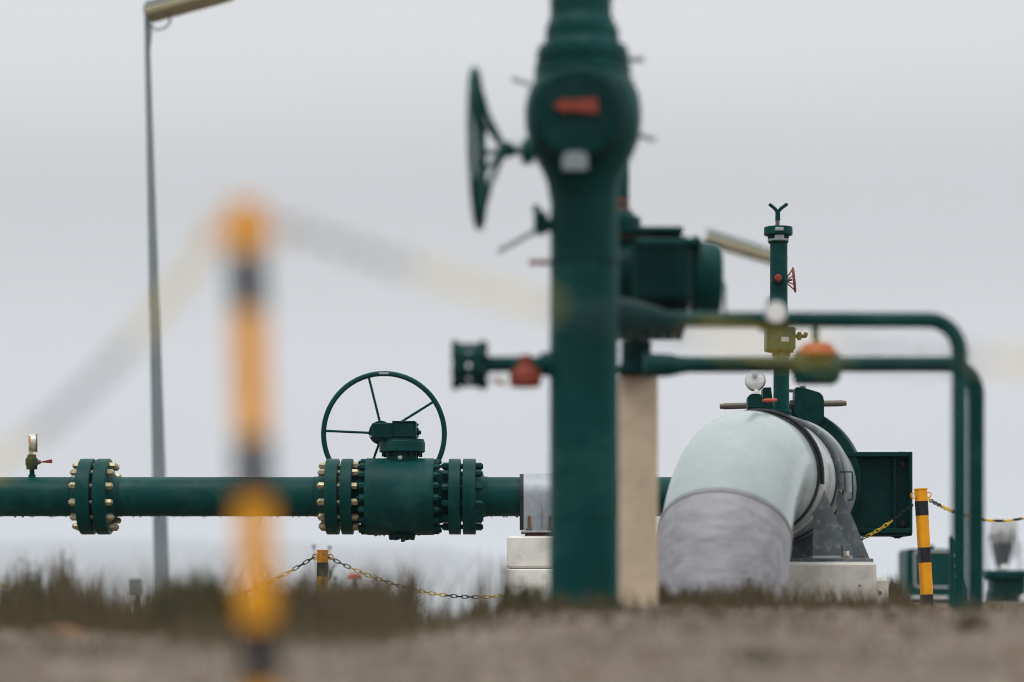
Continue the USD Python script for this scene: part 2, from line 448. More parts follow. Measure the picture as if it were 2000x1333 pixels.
# --- block under the thin pipeline
c0, c1 = P(990, 1047, 13.42), P(1120, 1047, 13.42)
zt = c0[2]
t = thing("concrete_block", "pale concrete block under the grey pipe saddle, left of the thick green upright pipe", "concrete block", ((c0[0] + c1[0]) / 2, 13.6, -0.1))
crack = P(1000, 1111, 13.42)[2]
obj("upper_pour", cbox(((c0[0] + c1[0]) / 2, 13.62, (zt + crack + 0.003) / 2), (c1[0] - c0[0], 0.4, zt - crack - 0.003), 0.012), "pale_concrete", t)
obj("lower_pour", cbox(((c0[0] + c1[0]) / 2, 13.62, (crack - 0.003 - 0.5) / 2), (c1[0] - c0[0] + 0.006, 0.406, crack - 0.003 + 0.5), 0.006), "pale_concrete", t)

# --- block under the big pipe (turned with it)
SL = 0.27
ax = unit([SL, 1, 0])                     # the big pipe's axis, away from the camera
nx = unit([1, -SL, 0])                    # to its right
yawb = math.atan2(-SL, 1)
bx0, bx1 = P(1500, 1098, 12.35), P(1711, 1098, 12.45)
btop = bx1[2]
t = thing("concrete_block", "long weathered concrete block with air holes under the big pale pipe", "concrete block", ((bx0[0] + bx1[0]) / 2, 13.2, 0.05))
Lb = 1.5
W = (bx1[0] - bx0[0]) + 0.06
fc = np.array([(bx0[0] + bx1[0]) / 2 - 0.03, 12.42, 0])
obj("block", cbox(fc + np.array([0, Lb / 2, (btop - 0.35) / 2]), (W, Lb, btop + 0.35), 0.016), "concrete", t)
s0, s1 = P(1695, 1128, 12.95), P(1729, 1128, 12.95)
t = thing("concrete_block", "low narrow concrete kerb piece against the right end of the long block", "concrete block", ((s0[0] + s1[0]) / 2, 13.0, 0.05))
obj("block", cbox(((s0[0] + s1[0]) / 2 + 0.01, 13.15, (s0[2] - 0.4) / 2), (s1[0] - s0[0] + 0.02, 0.4, s0[2] + 0.4), 0.018), "concrete", t)

# --- cream post
D2 = 9.0
t = thing("concrete_post", "smooth cream concrete post just right of the thick green upright pipe", "post", on_ground(1248, D2))
pc = P(1248, 731, D2)
w = 75 * U(D2)
obj("post", cbox((pc[0], D2 + w / 2, (pc[2] - 0.3) / 2), (w, w, pc[2] + 0.3), 0.008), "cream_post", t)

# ================================================================== thin pipeline
D = 13.6
u = U(D)
zc = CZ + (HOR - 970.5) * u
RP, RF, RB = 0.1105, 0.2135, 0.176
def xx(px):
    return (px - 1000) * u
def ctr(px):
    return np.array([xx(px), D, zc])

def lx(prof_px, n=48):
    "lathe about the pipeline's axis; prof in (px column, radius m)"
    return lathe([((p - prof_px[0][0]) * u, r) for p, r in prof_px], ctr(prof_px[0][0]), X, n)

def flange_mesh(p0, p1):
    c = 1.3
    return lx([(p0, RF - 0.004), (p0 + c, RF), (p1 - c, RF), (p1, RF - 0.004)], 56)

def bolt_ring(parent_left, parent_right, stud_parent, pl, pr, mat, phase=-17.6, nutpx=11.5, n=12, stud_mat=None, R=RB):
    "studs with a hex nut at either end; nuts are sub-parts of their flange"
    for k in range(n):
        a = math.radians(phase + 360 / n * k)
        off = np.array([0, -math.cos(a) * R, -math.sin(a) * R])
        L, Rr = ctr(pl) + off, ctr(pr) + off
        obj("stud", cyl(L - X * (nutpx + 2.6) * u, Rr + X * (nutpx + 2.6) * u, 0.0125, 10, 0.002), stud_mat or mat, stud_parent)
        obj("nut", nut(L, -X, 0.035, nutpx * u, random.random()), mat, parent_left)
        obj("nut", nut(Rr, X, 0.035, nutpx * u, random.random()), mat, parent_right)

sec1 = thing("pipeline_section", "short green pipe end at the left edge carrying the small pressure gauge", "pipe", (xx(60), D, zc))
obj("pipe", lx([(-260, RP), (139, RP)]), "green_paint", sec1)
obj("weld_bead", lx([(138, RP), (139, RP + 0.003), (140.5, RP + 0.003), (141.5, RP)]), "green_paint", sec1)
obj("weld_neck", lx([(140, RP), (146, RP + 0.004), (157, 0.138), (159, 0.142)]), "green_paint", sec1)
f1 = obj("flange", flange_mesh(159, 185), "green_paint", sec1)

sec2 = thing("pipeline_section", "long green pipe crossing behind the blurred yellow post, flanged at both ends", "pipe", (xx(430), D, zc))
f2 = obj("flange", flange_mesh(191, 216), "green_paint", sec2)
obj("gasket", lx([(185.2, 0.136), (190.8, 0.136)], 40), "steel", sec2)
obj("weld_neck", lx([(215.5, 0.142), (218, 0.138), (229, RP + 0.004), (236, RP)]), "green_paint", sec2)
obj("weld_bead", lx([(234.5, RP), (235.5, RP + 0.003), (237, RP + 0.003), (238, RP)]), "green_paint", sec2)
obj("pipe", lx([(237, RP), (614, RP)]), "green_paint", sec2)
obj("weld_bead", lx([(613, RP), (614, RP + 0.003), (615.5, RP + 0.003), (616.5, RP)]), "green_paint", sec2)
obj("weld_neck", lx([(615, RP), (620, RP + 0.004), (636, 0.138), (638, 0.142)]), "green_paint", sec2)
f3 = obj("flange", flange_mesh(638, 662.5), "green_paint", sec2)
bolt_ring(f1, f2, sec2, 159, 216, "zinc_nut")

valve = thing("ball_valve", "round green ball valve with gear box and large upright handwheel in the pipeline", "valve", (xx(782), D, zc))
f4 = obj("flange", flange_mesh(668, 690), "green_paint", valve)
obj("gasket", lx([(662.7, 0.136), (667.8, 0.136)], 40), "steel", valve)
bolt_ring(f3, f4, valve, 638, 690, "zinc_nut")
RV = 75 * u
obj("end_neck", lx([(690, 0.142), (703, 0.150), (716, 0.185)]), "dark_green_paint", valve)
obj("body", lx([(715, RV - 0.006), (716.5, RV), (847, RV), (848.5, RV - 0.006)], 72), "green_paint", valve)
for q in (733.5, 829.5):
    obj("body_seam", lx([(q - 0.5, RV - 0.002), (q - 0.3, RV + 0.0012), (q + 0.3, RV + 0.0012), (q + 0.5, RV - 0.002)], 72), "green_paint", valve)
obj("end_neck", lx([(847, 0.185), (860, 0.150), (877, 0.142)]), "dark_green_paint", valve)
for side, q in ((-1, 715), (1, 848.5)):
    for k in range(18):
        a = math.radians(4 + 20 * k)
        o = np.array([0, -math.cos(a) * 0.196, -math.sin(a) * 0.196])
        p = ctr(q) + o
        obj("cap_nut", nut(p, side * X, 0.033, 9.5 * u, random.random()), "green_paint", valve)
        obj("cap_stud", cyl(p, p + side * X * 14 * u, 0.009, 8, 0.001), "dark_green_paint", valve)
f5 = obj("flange", flange_mesh(877, 900), "green_paint", valve)
sec3 = thing("pipeline_section", "green pipe end running from the ball valve into the grey saddle", "pipe", (xx(1050), D, zc))
f6 = obj("flange", flange_mesh(904.5, 929.5), "green_paint", sec3)
obj("gasket", lx([(900.2, 0.12), (904.3, 0.12)], 40), "rubber", sec3)
bolt_ring(f5, f6, sec3, 877, 929.5, "green_paint", phase=-15)
obj("weld_neck", lx([(929, 0.158), (934, 0.142), (946, RP + 0.005), (952, RP)]), "green_paint", sec3)
obj("weld_bead", lx([(950, RP), (951, RP + 0.003), (952.5, RP + 0.003), (953.5, RP)]), "green_paint", sec3)
obj("pipe", lx([(952, RP), (1360, RP)]), "green_paint", sec3)

# valve top works
vx = 785.5
def top(prof, cxp, dy=0.0, n=40):
    "vertical lathe: prof (photograph row, radius px)"
    return lathe([((prof[0][0] - y) * u, r * u) for y, r in prof], np.array([xx(cxp), D + dy, CZ + (HOR - prof[0][0]) * u]), Z, n)
obj("stem_neck", top([(912, 31), (886, 31), (884, 30)], vx), "green_paint", valve)
for k in range(10):
    a = 2 * math.pi * k / 10 + 0.2
    p = np.array([xx(vx) + math.cos(a) * 0.105, D + math.sin(a) * 0.105, CZ + (HOR - 885) * u])
    obj("neck_bolt", nut(p, -Z, 0.02, 0.022), "dark_green_paint", valve)
obj("stem_flange", top([(884, 43.5), (882.5, 44.7), (872, 44.7), (871.5, 44.2), (871, 44.7), (864.5, 44.7), (863, 43.5)], vx), "green_paint", valve)
obj("gear_base", top([(863, 42), (859, 42)], vx + 1), "green_paint", valve)
g = join(cbox(P(748, 843, D - 0.05) * [1, 0, 1] + [0, D - 0.03, 0], (42 * u, 0.16, 31 * u), 0.008),
         cbox(P(789, 842.5, D) * [1, 0, 1] + [0, D - 0.02, 0], (43 * u, 0.19, 32.5 * u), 0.01))
gb = obj("gear_box", g, "dark_green_paint", valve)
obj("gear_lid", cbox(P(790, 826.6, D) * [1, 0, 1] + [0, D - 0.02, 0], (45 * u, 0.2, 2.2 * u), 0.002), "green_paint", gb)
obj("end_cover", cbox(P(812.5, 842, D) * [1, 0, 1] + [0, D - 0.02, 0], (4 * u, 0.17, 32 * u), 0.003), "green_paint", gb)
for (bx_, by_) in ((814.5, 830), (814.5, 838), (814.5, 853)):
    obj("cover_bolt", nut(P(bx_, by_, D - 0.06), X, 0.014, 0.009), "dark_green_paint", gb)
obj("stop_bolt", join(nut(P(814.5, 845, D - 0.02), X, 0.03, 0.014), cyl(P(818, 845, D - 0.02), P(822.5, 845, D - 0.02), 0.011, 12, 0.002)), "dark_green_paint", gb)
dc = P(743.5, 845.5, D + 0.075)
obj("gear_cover", cyl(dc, dc + Y * 0.02, 23.5 * u, 40, 0.002), "dark_green_paint", valve)
for k in range(6):
    a = math.radians(20 + 60 * k)
    p = dc + np.array([math.cos(a), 0, math.sin(a)]) * 21 * u
    obj("cover_screw", cyl(p - Y * 0.004, p, 0.0055, 8), "bright_steel" if k in (0, 3) else "dark_green_paint", valve)
obj("grease_fitting", join(nut(P(783, 895.5, D) * [1, 0, 1] + [0, D - 0.099, 0], -Y, 0.024, 0.008), ball(P(783, 895.5, D) * [1, 0, 1] + [0, D - 0.108, 0], 0.0075)), "bright_steel", valve)
# handwheel: plane faces the camera, behind the gear box
hc = P(747.5, 847, D + 0.16)
uh = U(D + 0.16)
rimc = P(750, 848, D + 0.16)
rw = 118 * uh
wheel = obj("handwheel", tube(circle(rimc, X, Z, rw, 96), 5.1 * uh, 12, closed=True), "green_paint", valve)
for ang in (33, 105, 177, 249, 321):
    a = math.radians(ang)
    obj("spoke", cyl(hc, rimc + rw * np.array([math.cos(a), 0, math.sin(a)]), 2.5 * uh, 10), "green_paint", wheel)
obj("hub", cyl(hc - Y * 0.08, hc + Y * 0.025, 0.028, 20, 0.003), "dark_green_paint", wheel)
obj("rim_plate", join(cbox(rimc + Z * (rw + 0.001) - Y * 0.0145 + X * 0.0, (19 * uh, 0.002, 4.5 * uh), 0.0008)), "galvanised", wheel)
# drain boss under the valve
obj("drain_boss", top([(1044, 26), (1052, 26), (1052.5, 25)][::-1], 785), "dark_green_paint", valve)
for k in range(6):
    a = math.radians(10 + 60 * k)
    p = np.array([xx(785) + math.cos(a) * 21 * u, D + math.sin(a) * 21 * u, CZ + (HOR - 1051) * u])
    obj("boss_bolt", nut(p, -Z, 0.022, 0.012), "dark_green_paint", valve)
obj("drain_plug", top([(1059, 3), (1058, 4), (1053, 4.2), (1050, 4.2)], 787), "steel", valve)

# grey pipe saddle on the left block
sd = thing("pipe_saddle", "grey galvanised sleeve saddle holding the pipeline on the pale concrete block", "pipe saddle", (xx(1060), D, zc))
obj("rubber_liner", lx([(1015, 0.128), (1023, 0.128)], 48), "rubber", sd)
obj("rubber_skirt", cbox(P(1018.7, 1005, D) * [1, 0, 1] + [0, D, 0], (7 * u, 0.25, 60 * u), 0.002), "rubber", sd)
obj("sleeve", lx([(1022.5, 0.131), (1122, 0.131)], 56), "galvanised", sd)
zb = CZ + (HOR - 1040.5) * u
obj("side_plate", cbox((xx(1072), D - 0.131 + 0.004, (zc + zb) / 2 - 0.0), (99 * u, 0.008, zc - zb), 0.002), "galvanised", sd)
obj("side_plate", cbox((xx(1072), D + 0.131 - 0.004, (zc + zb) / 2 - 0.0), (99 * u, 0.008, zc - zb), 0.002), "galvanised", sd)
obj("rib", slab([(1053, 1038), (1055.6, 1038), (1055.6, 981), (1053.5, 981)], D - 0.17, 0.04), "galvanised", sd)
obj("base_plate", cbox((xx(1070), D, zb), (105 * u, 0.36, 3.4 * u), 0.002), "galvanised", sd)
obj("shim", cbox((xx(1074), D, zb - 4.3 * u), (97 * u, 0.3, 4.6 * u), 0.002), "rust", sd)
for q in (1033, 1073.5):
    p = np.array([xx(q), D - 0.153, zb])
    s_ = obj("anchor_bolt", cyl(p, p + Z * 31 * u, 0.0085, 10, 0.001), "rust", sd)
    obj("anchor_nut", nut(p + Z * 1.7 * u, Z, 0.03, 0.014), "steel", sd)

def drops(parent, a, b, n, r_, seed):
    r = np.random.default_rng(seed)
    ms = [ball((xx(q), D + 0.004 * r.normal(), zc - r_ - 0.0015), 0.0028 + 0.0022 * r.random(), (1, 1, 1.3), 1) for q in a + (b - a) * r.random(n)]
    obj("water_drops", join(ms), "wet_drop", parent, smooth=True, kind="stuff")
drops(sec1, -20, 136, 14, RP, 1)
drops(sec2, 240, 612, 26, RP, 2)
drops(valve, 722, 842, 12, RV, 3)
drops(sec3, 955, 1012, 5, RP, 4)
# small pressure gauge on the left pipe
gx0 = 63.0
gz = lambda y: CZ + (HOR - y) * u
ga = thing("pressure_gauge", "small steel pressure gauge on a red handled cock at the far left", "gauge", (xx(gx0), D, gz(934)))
obj("socket", lathe([(0, 7.2 * u), (8 * u, 7.0 * u), (8.5 * u, 5.5 * u), (9 * u, 4.5 * u)], (xx(gx0 - 0.5), D, gz(935.5)), Z, 20), "green_paint", ga)
obj("lower_neck", cyl((xx(gx0 - 0.5), D, gz(928)), (xx(gx0 - 0.5), D, gz(914)), 5 * u, 16), "dark_green_paint", ga)
obj("cock_body", join(nut((xx(gx0 - 1), D, gz(917)), Z, 21 * u, 8 * u, 0.2), cbox((xx(gx0 - 1), D, gz(903)), (22 * u, 22 * u, 20 * u), 4 * u), nut((xx(gx0 - 1), D, gz(894)), Z, 15 * u, 6 * u, 0.5)), "dark_green_paint", ga)
obj("handle_hub", cyl((xx(73), D, gz(903)), (xx(79), D, gz(903)), 4.5 * u, 14, 0.002), "steel", ga)
hm = cbox((0, 0, 0), (23 * u, 0.014, 8 * u), 0.004)
v = hm.vertices
v[:, 2] *= 0.62 + 0.38 * (v[:, 0] / (11.5 * u))
R_ = trimesh.transformations.rotation_matrix(math.radians(-5), [0, 1, 0])[:3, :3]
hm.vertices = v @ R_.T + [xx(90.5), D, gz(902)]
obj("handle", hm, "red_paint", ga)
obj("neck", join(cyl((xx(61), D, gz(889)), (xx(61), D, gz(882)), 3.4 * u, 12), nut((xx(61), D, gz(887)), Z, 9 * u, 3 * u)), "bright_steel", ga)
gcx = np.array([xx(55.5), D, gz(865.5)])
obj("case", lathe([(0, 15.5 * u), (1 * u, 17.4 * u), (14.5 * u, 17.4 * u), (17 * u, 16 * u)], gcx, unit([1, 0.2, 0]), 40), "bright_steel", ga)
obj("case_label", cbox(gcx + X * 5.5 * u + np.array([0, -17.2 * u, 6 * u]), (4.5 * u, 0.004, 13 * u), 0.001), "label_orange", ga)
obj("bezel", annulus(gcx, unit([1, 0.2, 0]), [(14 * u, 18 * u), (17.2 * u, 18 * u)], 15 * u, 40), "steel", ga)

# ================================================================== big pale pipe
RBIG = 0.311
A0 = np.array([0.0, 0.0, 0.0])
d1 = 12.4
ubig = U(d1)
A0 = np.array([480 * ubig, d1, CZ + (HOR - 929) * ubig])     # axis at the first strap
def axp(dd):
    "the axis at depth dd"
    return A0 + ax * ((dd - d1) / ax[1])
big = thing("large_pipe", "large pale green pipe rising from the ground and bending back level, grey wrapped below", "pipe", (A0[0] - 0.25, 11.6, 0.1))
E0 = A0 - ax * 0.25
RBEND = 0.915
bc = E0 - Z * RBEND
def bend_at(deg):
    a = math.radians(deg)
    return bc + RBEND * (math.cos(a) * Z - math.sin(a) * ax), unit(-math.cos(a) * ax - math.sin(a) * Z)
SPLIT, LAST = 50.0, 82.0
arc = [bend_at(d_)[0] for d_ in np.linspace(0, SPLIT, 18)]
obj("elbow", tube([axp(12.62), A0] + arc, RBIG, 80), "pale_coating", big)
rng2 = np.random.default_rng(3)
pts, rad, ang_ = [], [], SPLIT
while ang_ < LAST:
    rr = RBIG + 0.004 + 0.0025 * rng2.random()
    step = 2.6 + 1.8 * rng2.random()
    pts += [bend_at(ang_)[0], bend_at(ang_ + step - 0.2)[0]]
    rad += [rr + 0.002, rr]
    ang_ += step
e_, t_ = bend_at(ang_)
pts += [e_, e_ + t_ * 0.7]
rad += [RBIG + 0.006, RBIG + 0.006]
obj("grey_wrapping", tube(pts, rad, 80), "grey_wrap", big)
obj("wrap_edge", tube([bend_at(SPLIT - 0.9)[0], bend_at(SPLIT - 0.7)[0], bend_at(SPLIT + 0.7)[0], bend_at(SPLIT + 0.9)[0]], [RBIG + 0.001, RBIG + 0.009, RBIG + 0.009, RBIG + 0.004], 80), "wrap_band", big)
obj("barrel_reducer", tube([axp(12.55), axp(12.66)], [RBIG, 0.318], 72), "bare_barrel", big)
RBAR = 0.326
obj("barrel", tube([axp(12.66), axp(12.67), axp(13.85)], [0.318, RBAR, RBAR], 72), "bare_barrel", big)
obj("rubber_band", tube([axp(12.36), axp(12.365), axp(12.415), axp(12.42)], [RBIG + 0.002, RBIG + 0.010, RBIG + 0.010, RBIG + 0.002], 72), "rubber", big)
# branch stem carrying the small gauge block sits on the barrel
# --- saddle with gussets and U-bolts
sad = thing("pipe_saddle", "dark grey steel saddle with slanting gusset plates and U bolts round the big pipe", "pipe saddle", (axp(13.0)[0], 13.0, btop))
zsad = btop + 0.022
def ubolt(dd, r_in, rod, mat, name):
    c = axp(dd)
    up = circle(c, nx, Z, r_in + rod, 40, 0, math.pi, end=True)
    legs = [up[0] - Z * 0.05] + list(up) + [up[-1] - Z * 0.05]
    return obj(name, tube(legs, rod, 12), mat, sad)
obj("base_plate", cbox(fc + np.array([0.03, 0.85, btop + 0.012]), (0.62, 1.1, 0.02), 0.003), "gusset_steel", sad)
ubolt(12.40, RBIG + 0.010, 0.011, "rubber", "u_bolt")
ubolt(13.02, RBAR, 0.016, "gusset_steel", "u_bolt")
ubolt(13.32, RBAR, 0.019, "grey_tube", "u_bolt")
for dd in (12.97, 13.25):
    obj("rubber_strip", tube([axp(dd - 0.03), axp(dd - 0.028), axp(dd + 0.018), axp(dd + 0.02)], [RBAR, RBAR + 0.006, RBAR + 0.006, RBAR], 72), "rubber", sad)
def gusset(poly, d, name="gusset_plate"):
    return obj(name, slab(poly, d, 0.012), "gusset_steel", sad, smooth=False)
gusset([(1587, 1088), (1589, 1000), (1590, 940), (1606, 948), (1640, 1030), (1664, 1088)], 12.55)
gusset([(1633, 1096), (1635, 958), (1641, 958), (1665, 1010), (1711, 1122), (1711, 1128), (1690, 1096)], 12.98)
obj("foot_flange", cbox(P(1625, 1089, 12.5) + Y * 0.05, (78 * U(12.5), 0.14, 0.014), 0.002), "grey_tube", sad)
obj("cradle", annulus(axp(12.7), ax, [(0, RBAR + 0.012), (0.5, RBAR + 0.012)], RBAR + 0.001, 60), "gusset_steel", sad) if False else None
for dd in (13.2,):
    c = axp(dd)
    sh = Polygon([(-0.3, zsad), (0.3, zsad), (0.33, zsad + 0.1), (0.24, c[2] - 0.12), (-0.24, c[2] - 0.12), (-0.33, zsad + 0.1)]).difference(Point(0, c[2]).buffer(RBAR - 0.002, 24))
    m = prism(sh, 0, 0.014)
    m.apply_transform(trimesh.transformations.rotation_matrix(yawb, [0, 0, 1]))
    m.apply_translation([c[0], c[1], 0])
    obj("cradle_web", m, "gusset_steel", sad, smooth=False)
obj("bolt_nut", nut(P(1652, 1086, 12.48), Z, 0.034, 0.024), "bright_steel", sad)
obj("bolt_stud", cyl(P(1645.5, 1087, 12.47), P(1645.5, 1066, 12.47), 0.007, 8), "steel", sad)
obj("anchor_bolt", cyl(P(1686, 1098, 12.9), P(1686, 1086, 12.9), 0.012, 10), "rust", sad)
hb = [P(1641, 922, 12.9), P(1641, 922, 12.9) + X * 0.002, P(1664, 922, 12.9), P(1666, 975, 12.9), P(1656, 977, 12.9)]
obj("wire_loop", tube(bend([P(1640, 922, 12.9), P(1664.5, 922, 12.9), P(1666, 976, 12.9), P(1655, 977, 12.9)], 0.008), 0.0042, 8), "green_paint", sad)

# --- closure clamp ring, lugs, threaded rod
hubc = np.array([530 * U(13.9), 13.9, CZ + (HOR - 946) * U(13.9)])
cl = thing("closure_clamp", "green clamp ring with lugs and threaded rod at the big pipe's far end", "pipe closure", hubc)
RH = 153 * U(13.9)
obj("clamp_ring", annulus(hubc - ax * 0.06, ax, [(0, RH - 0.008), (0.008, RH), (0.17, RH), (0.178, RH - 0.008)], 0.31, 72), "dark_green_paint", cl)
obj("closure_head", lathe([(0.0, 0.36), (0.12, 0.36), (0.2, 0.30), (0.25, 0.18), (0.27, 0.02)], hubc + ax * 0.1, ax, 48), "dark_green_paint", cl)
dl = 13.72
lug = obj("lug", slab([(1553, 760), (1556, 756.5), (1566, 756.5), (1601, 767), (1607.5, 774), (1609.5, 784), (1609.5, 817), (1602, 829), (1592, 829), (1556, 813), (1552, 806)], dl, 0.12), "dark_green_paint", cl, smooth=25)
obj("lug_boss", cyl(P(1579.5, 788, dl) - Y * 0.003, P(1579.5, 788, dl) + Y * 0.02, 11.5 * U(dl), 32, 0.002), "dark_green_paint", lug)
obj("lug_bolt", cyl(P(1551, 762, dl) + Y * 0.05, P(1541, 762, dl) + Y * 0.05, 3.4 * U(dl), 12), "steel", lug)
obj("lug_nut", nut(P(1570, 757, dl) + Y * 0.05, Z, 0.03, 0.012), "steel", lug)
lug2 = obj("lug", join(slab([(1490, 820), (1490, 760), (1493, 757), (1506, 757), (1514, 822)], dl + 0.01, 0.1)), "dark_green_paint", cl, smooth=25)
ry = 792.5
for a, b in ((1406, 1413), (1413, 1500),):
    pass
obj("threaded_rod", join(cyl(P(1413, 794, dl + 0.06), P(1646, 788, dl + 0.06), 6.1 * U(dl), 16, 0.001), cyl(P(1406, 794.3, dl + 0.06), P(1414, 794, dl + 0.06), 5.2 * U(dl), 16, 0.001), cyl(P(1645, 788.2, dl + 0.06), P(1653, 788, dl + 0.06), 5.2 * U(dl), 16, 0.002)), "steel", cl)
obj("rod_nut", nut(P(1553, 791, dl + 0.06), -X, 0.05, 0.03), "rubber", cl)
obj("rod_nut", nut(P(1543, 808, dl + 0.02), -X, 0.03, 0.02), "rubber", cl)

# --- box on the right of the closure
db = 13.75
ub = U(db)
bxm = thing("closure_bracket", "dark green open steel box with bolted end flange right of the big pipe", "steel box", P(1722, 1045, db))
obj("back_panel", cbox(P(1699, 963, db + 0.05), (152 * ub, 0.012, 140 * ub), 0.002), "dark_green_paint", bxm)
obj("top_flange", cbox(P(1706, 888, db) + Y * 0.12, (146 * ub, 0.28, 9 * ub), 0.003), "dark_green_paint", bxm)
obj("top_pad", cbox(P(1762, 883.2, db) + Y * 0.06, (13 * ub, 0.08, 2.2 * ub), 0.002), "dark_green_paint", bxm)
obj("bottom_flange", cbox(P(1706, 1037.5, db) + Y * 0.1, (146 * ub, 0.27, 10 * ub), 0.003), "dark_green_paint", bxm)
obj("bottom_lip", cbox(P(1709, 1045, db) + Y * 0.1, (142 * ub, 0.25, 4 * ub), 0.002), "dark_green_paint", bxm)
obj("rib", cbox(P(1747.5, 963, db) + Y * 0.045, (5 * ub, 0.09, 140 * ub), 0.002), "dark_green_paint", bxm)
obj("end_plate", cbox(P(1777.5, 963.5, db) + Y * 0.1, (5 * ub, 0.28, 160 * ub), 0.002), "dark_green_paint", bxm)
for y_ in (907, 1024):
    obj("panel_bolt", nut(P(1762, y_, db + 0.045), -Y, 0.03, 0.018), "rubber", bxm)
obj("foot_bolt", join(cyl(P(1757, 1046, db) + Y * 0.08, P(1757, 1049, db) + Y * 0.08, 12 * ub, 20, 0.002), nut(P(1757, 1048, db) + Y * 0.08, -Z, 0.036, 0.01)), "rubber", bxm)

# --- vertical stem with valve block, T handle
ds = 13.25
us = U(ds)
def vz(y, d=ds):
    return CZ + (HOR - y) * U(d)
def vl(prof, cxp, d=ds, n=32):
    prof = sorted(prof, key=lambda q: -q[0])
    return lathe([((prof[0][0] - y) * U(d), r * U(d)) for y, r in prof], np.array([(cxp - 1000) * U(d), d, vz(prof[0][0], d)]), Z, n)
st = thing("vent_column", "tall slim green stem pipe with a Y shaped handle on top of the big pipe", "vent column", P(1526, 815, ds))
obj("foot_pad", vl([(826, 21), (812, 20), (810, 18.5)], 1527), "green_paint", st)
obj("foot_collar", vl([(808, 18.5), (806, 19.5), (803, 19.5), (801.5, 17.5), (799, 17.5)], 1527), "green_paint", st)
obj("lower_stem", vl([(812, 15.5), (690, 15.2)], 1526), "green_paint", st)
vb = obj("valve_block", cbox(P(1523, 664, ds), (56 * us, 56 * us, 44 * us), 0.008), "green_paint", st)
for q in (1503, 1523, 1543):
    obj("block_bolt", nut(P(q, 685, ds) - Y * 0.055, -Z, 0.024, 0.018), "dark_green_paint", vb)
obj("block_plate", cbox(P(1530, 666, ds) - Y * 0.0805, (15 * us, 0.003, 9 * us), 0.001), "galvanised", vb)
obj("neck_ring", vl([(697, 15.5), (695, 18), (689, 18.5), (686, 17)], 1526), "green_paint", st)
obj("drain_cock", join(cyl(P(1551, 657, ds), P(1572, 657, ds), 3.6 * us, 12, 0.001), cbox(P(1561, 657, ds), (8 * us, 0.03, 15 * us), 0.003), nut(P(1570, 655, ds), X, 10 * us, 6 * us)), "dark_green_paint", st)
obj("cock_cap", cyl(P(1574, 653, ds), P(1578, 653, ds), 3.2 * us, 12, 0.001), "orange_paint", st)
obj("upper_stem", vl([(645, 17.3), (600, 17.3), (474, 17)], 1521), "green_paint", st)
obj("stem_weld", vl([(604, 17.2), (603, 18.3), (601, 18.3), (600, 17.2)], 1521), "green_paint", st)
obj("packing_ring", vl([(476, 17), (475, 19.5), (466, 20), (465, 21), (459, 21)], 1520), "dark_green_paint", st)
obj("clamp_band", join(vl([(472, 20.6), (468, 20.6)], 1520), cbox(P(1520, 467, ds) - Y * 0.055, (18 * us, 0.02, 12 * us), 0.004)), "grey_tube", st)
tf = obj("top_flange", vl([(460, 27), (459, 28), (446, 28), (444.5, 27)], 1520), "green_paint", st)
obj("gland", join(vl([(452, 9), (444, 8.5)], 1519), cbox(P(1519, 452, ds) - Y * 0.082, (16 * us, 0.012, 7 * us), 0.003)), "grey_tube", tf)
obj("spindle", vl([(446, 4.6), (428, 3.8), (427, 3.3)], 1518.5), "steel", st)
hd = obj("y_handle", join(vl([(431, 5.0), (414, 4.6), (411, 4.0)], 1519), tube([P(1519, 415, ds), P(1514, 408.5, ds), P(1505, 401, ds)], [3.6 * us, 3.4 * us, 3.2 * us], 12), tube([P(1519, 415, ds), P(1525, 408, ds), P(1535, 400.5, ds)], [3.6 * us, 3.4 * us, 3.2 * us], 12), ball(P(1504.5, 400.7, ds), 3.5 * us), ball(P(1535.5, 400.3, ds), 3.5 * us)), "green_paint", st)
kn = P(1517, 546.5, ds) - Y * 17 * us
obj("side_boss", cyl(kn + Y * 0.03, kn - Y * 0.018, 12 * us, 24, 0.003), "dark_green_paint", st)
obj("red_knob", lathe([(0, 7.5 * us), (0.008, 7.5 * us), (0.014, 5.5 * us), (0.016, 0.5 * us)], kn - Y * 0.016, -Y, 20), "red_paint", st)
obj("side_spindle", join(cyl(P(1534, 547.5, ds), P(1547, 547, ds), 2.2 * us, 10), nut(P(1536, 547.5, ds), X, 9 * us, 5 * us)), "steel", st)
wc = P(1551, 547, ds)
wa = unit([1, -0.16, 0.1])
wu, wv, _ = frame(wa)
rwheel = obj("red_wheel", tube(circle(wc, wu, wv, 23 * us, 40), 2.1 * us, 10, closed=True), "red_paint", st)
for k in range(4):
    a = math.radians(30 + 90 * k)
    obj("spoke", cyl(wc - wa * 14 * us + 6 * us * (math.cos(a) * wu + math.sin(a) * wv), wc + 23 * us * (math.cos(a) * wu + math.sin(a) * wv), 1.3 * us, 8), "red_paint", rwheel)

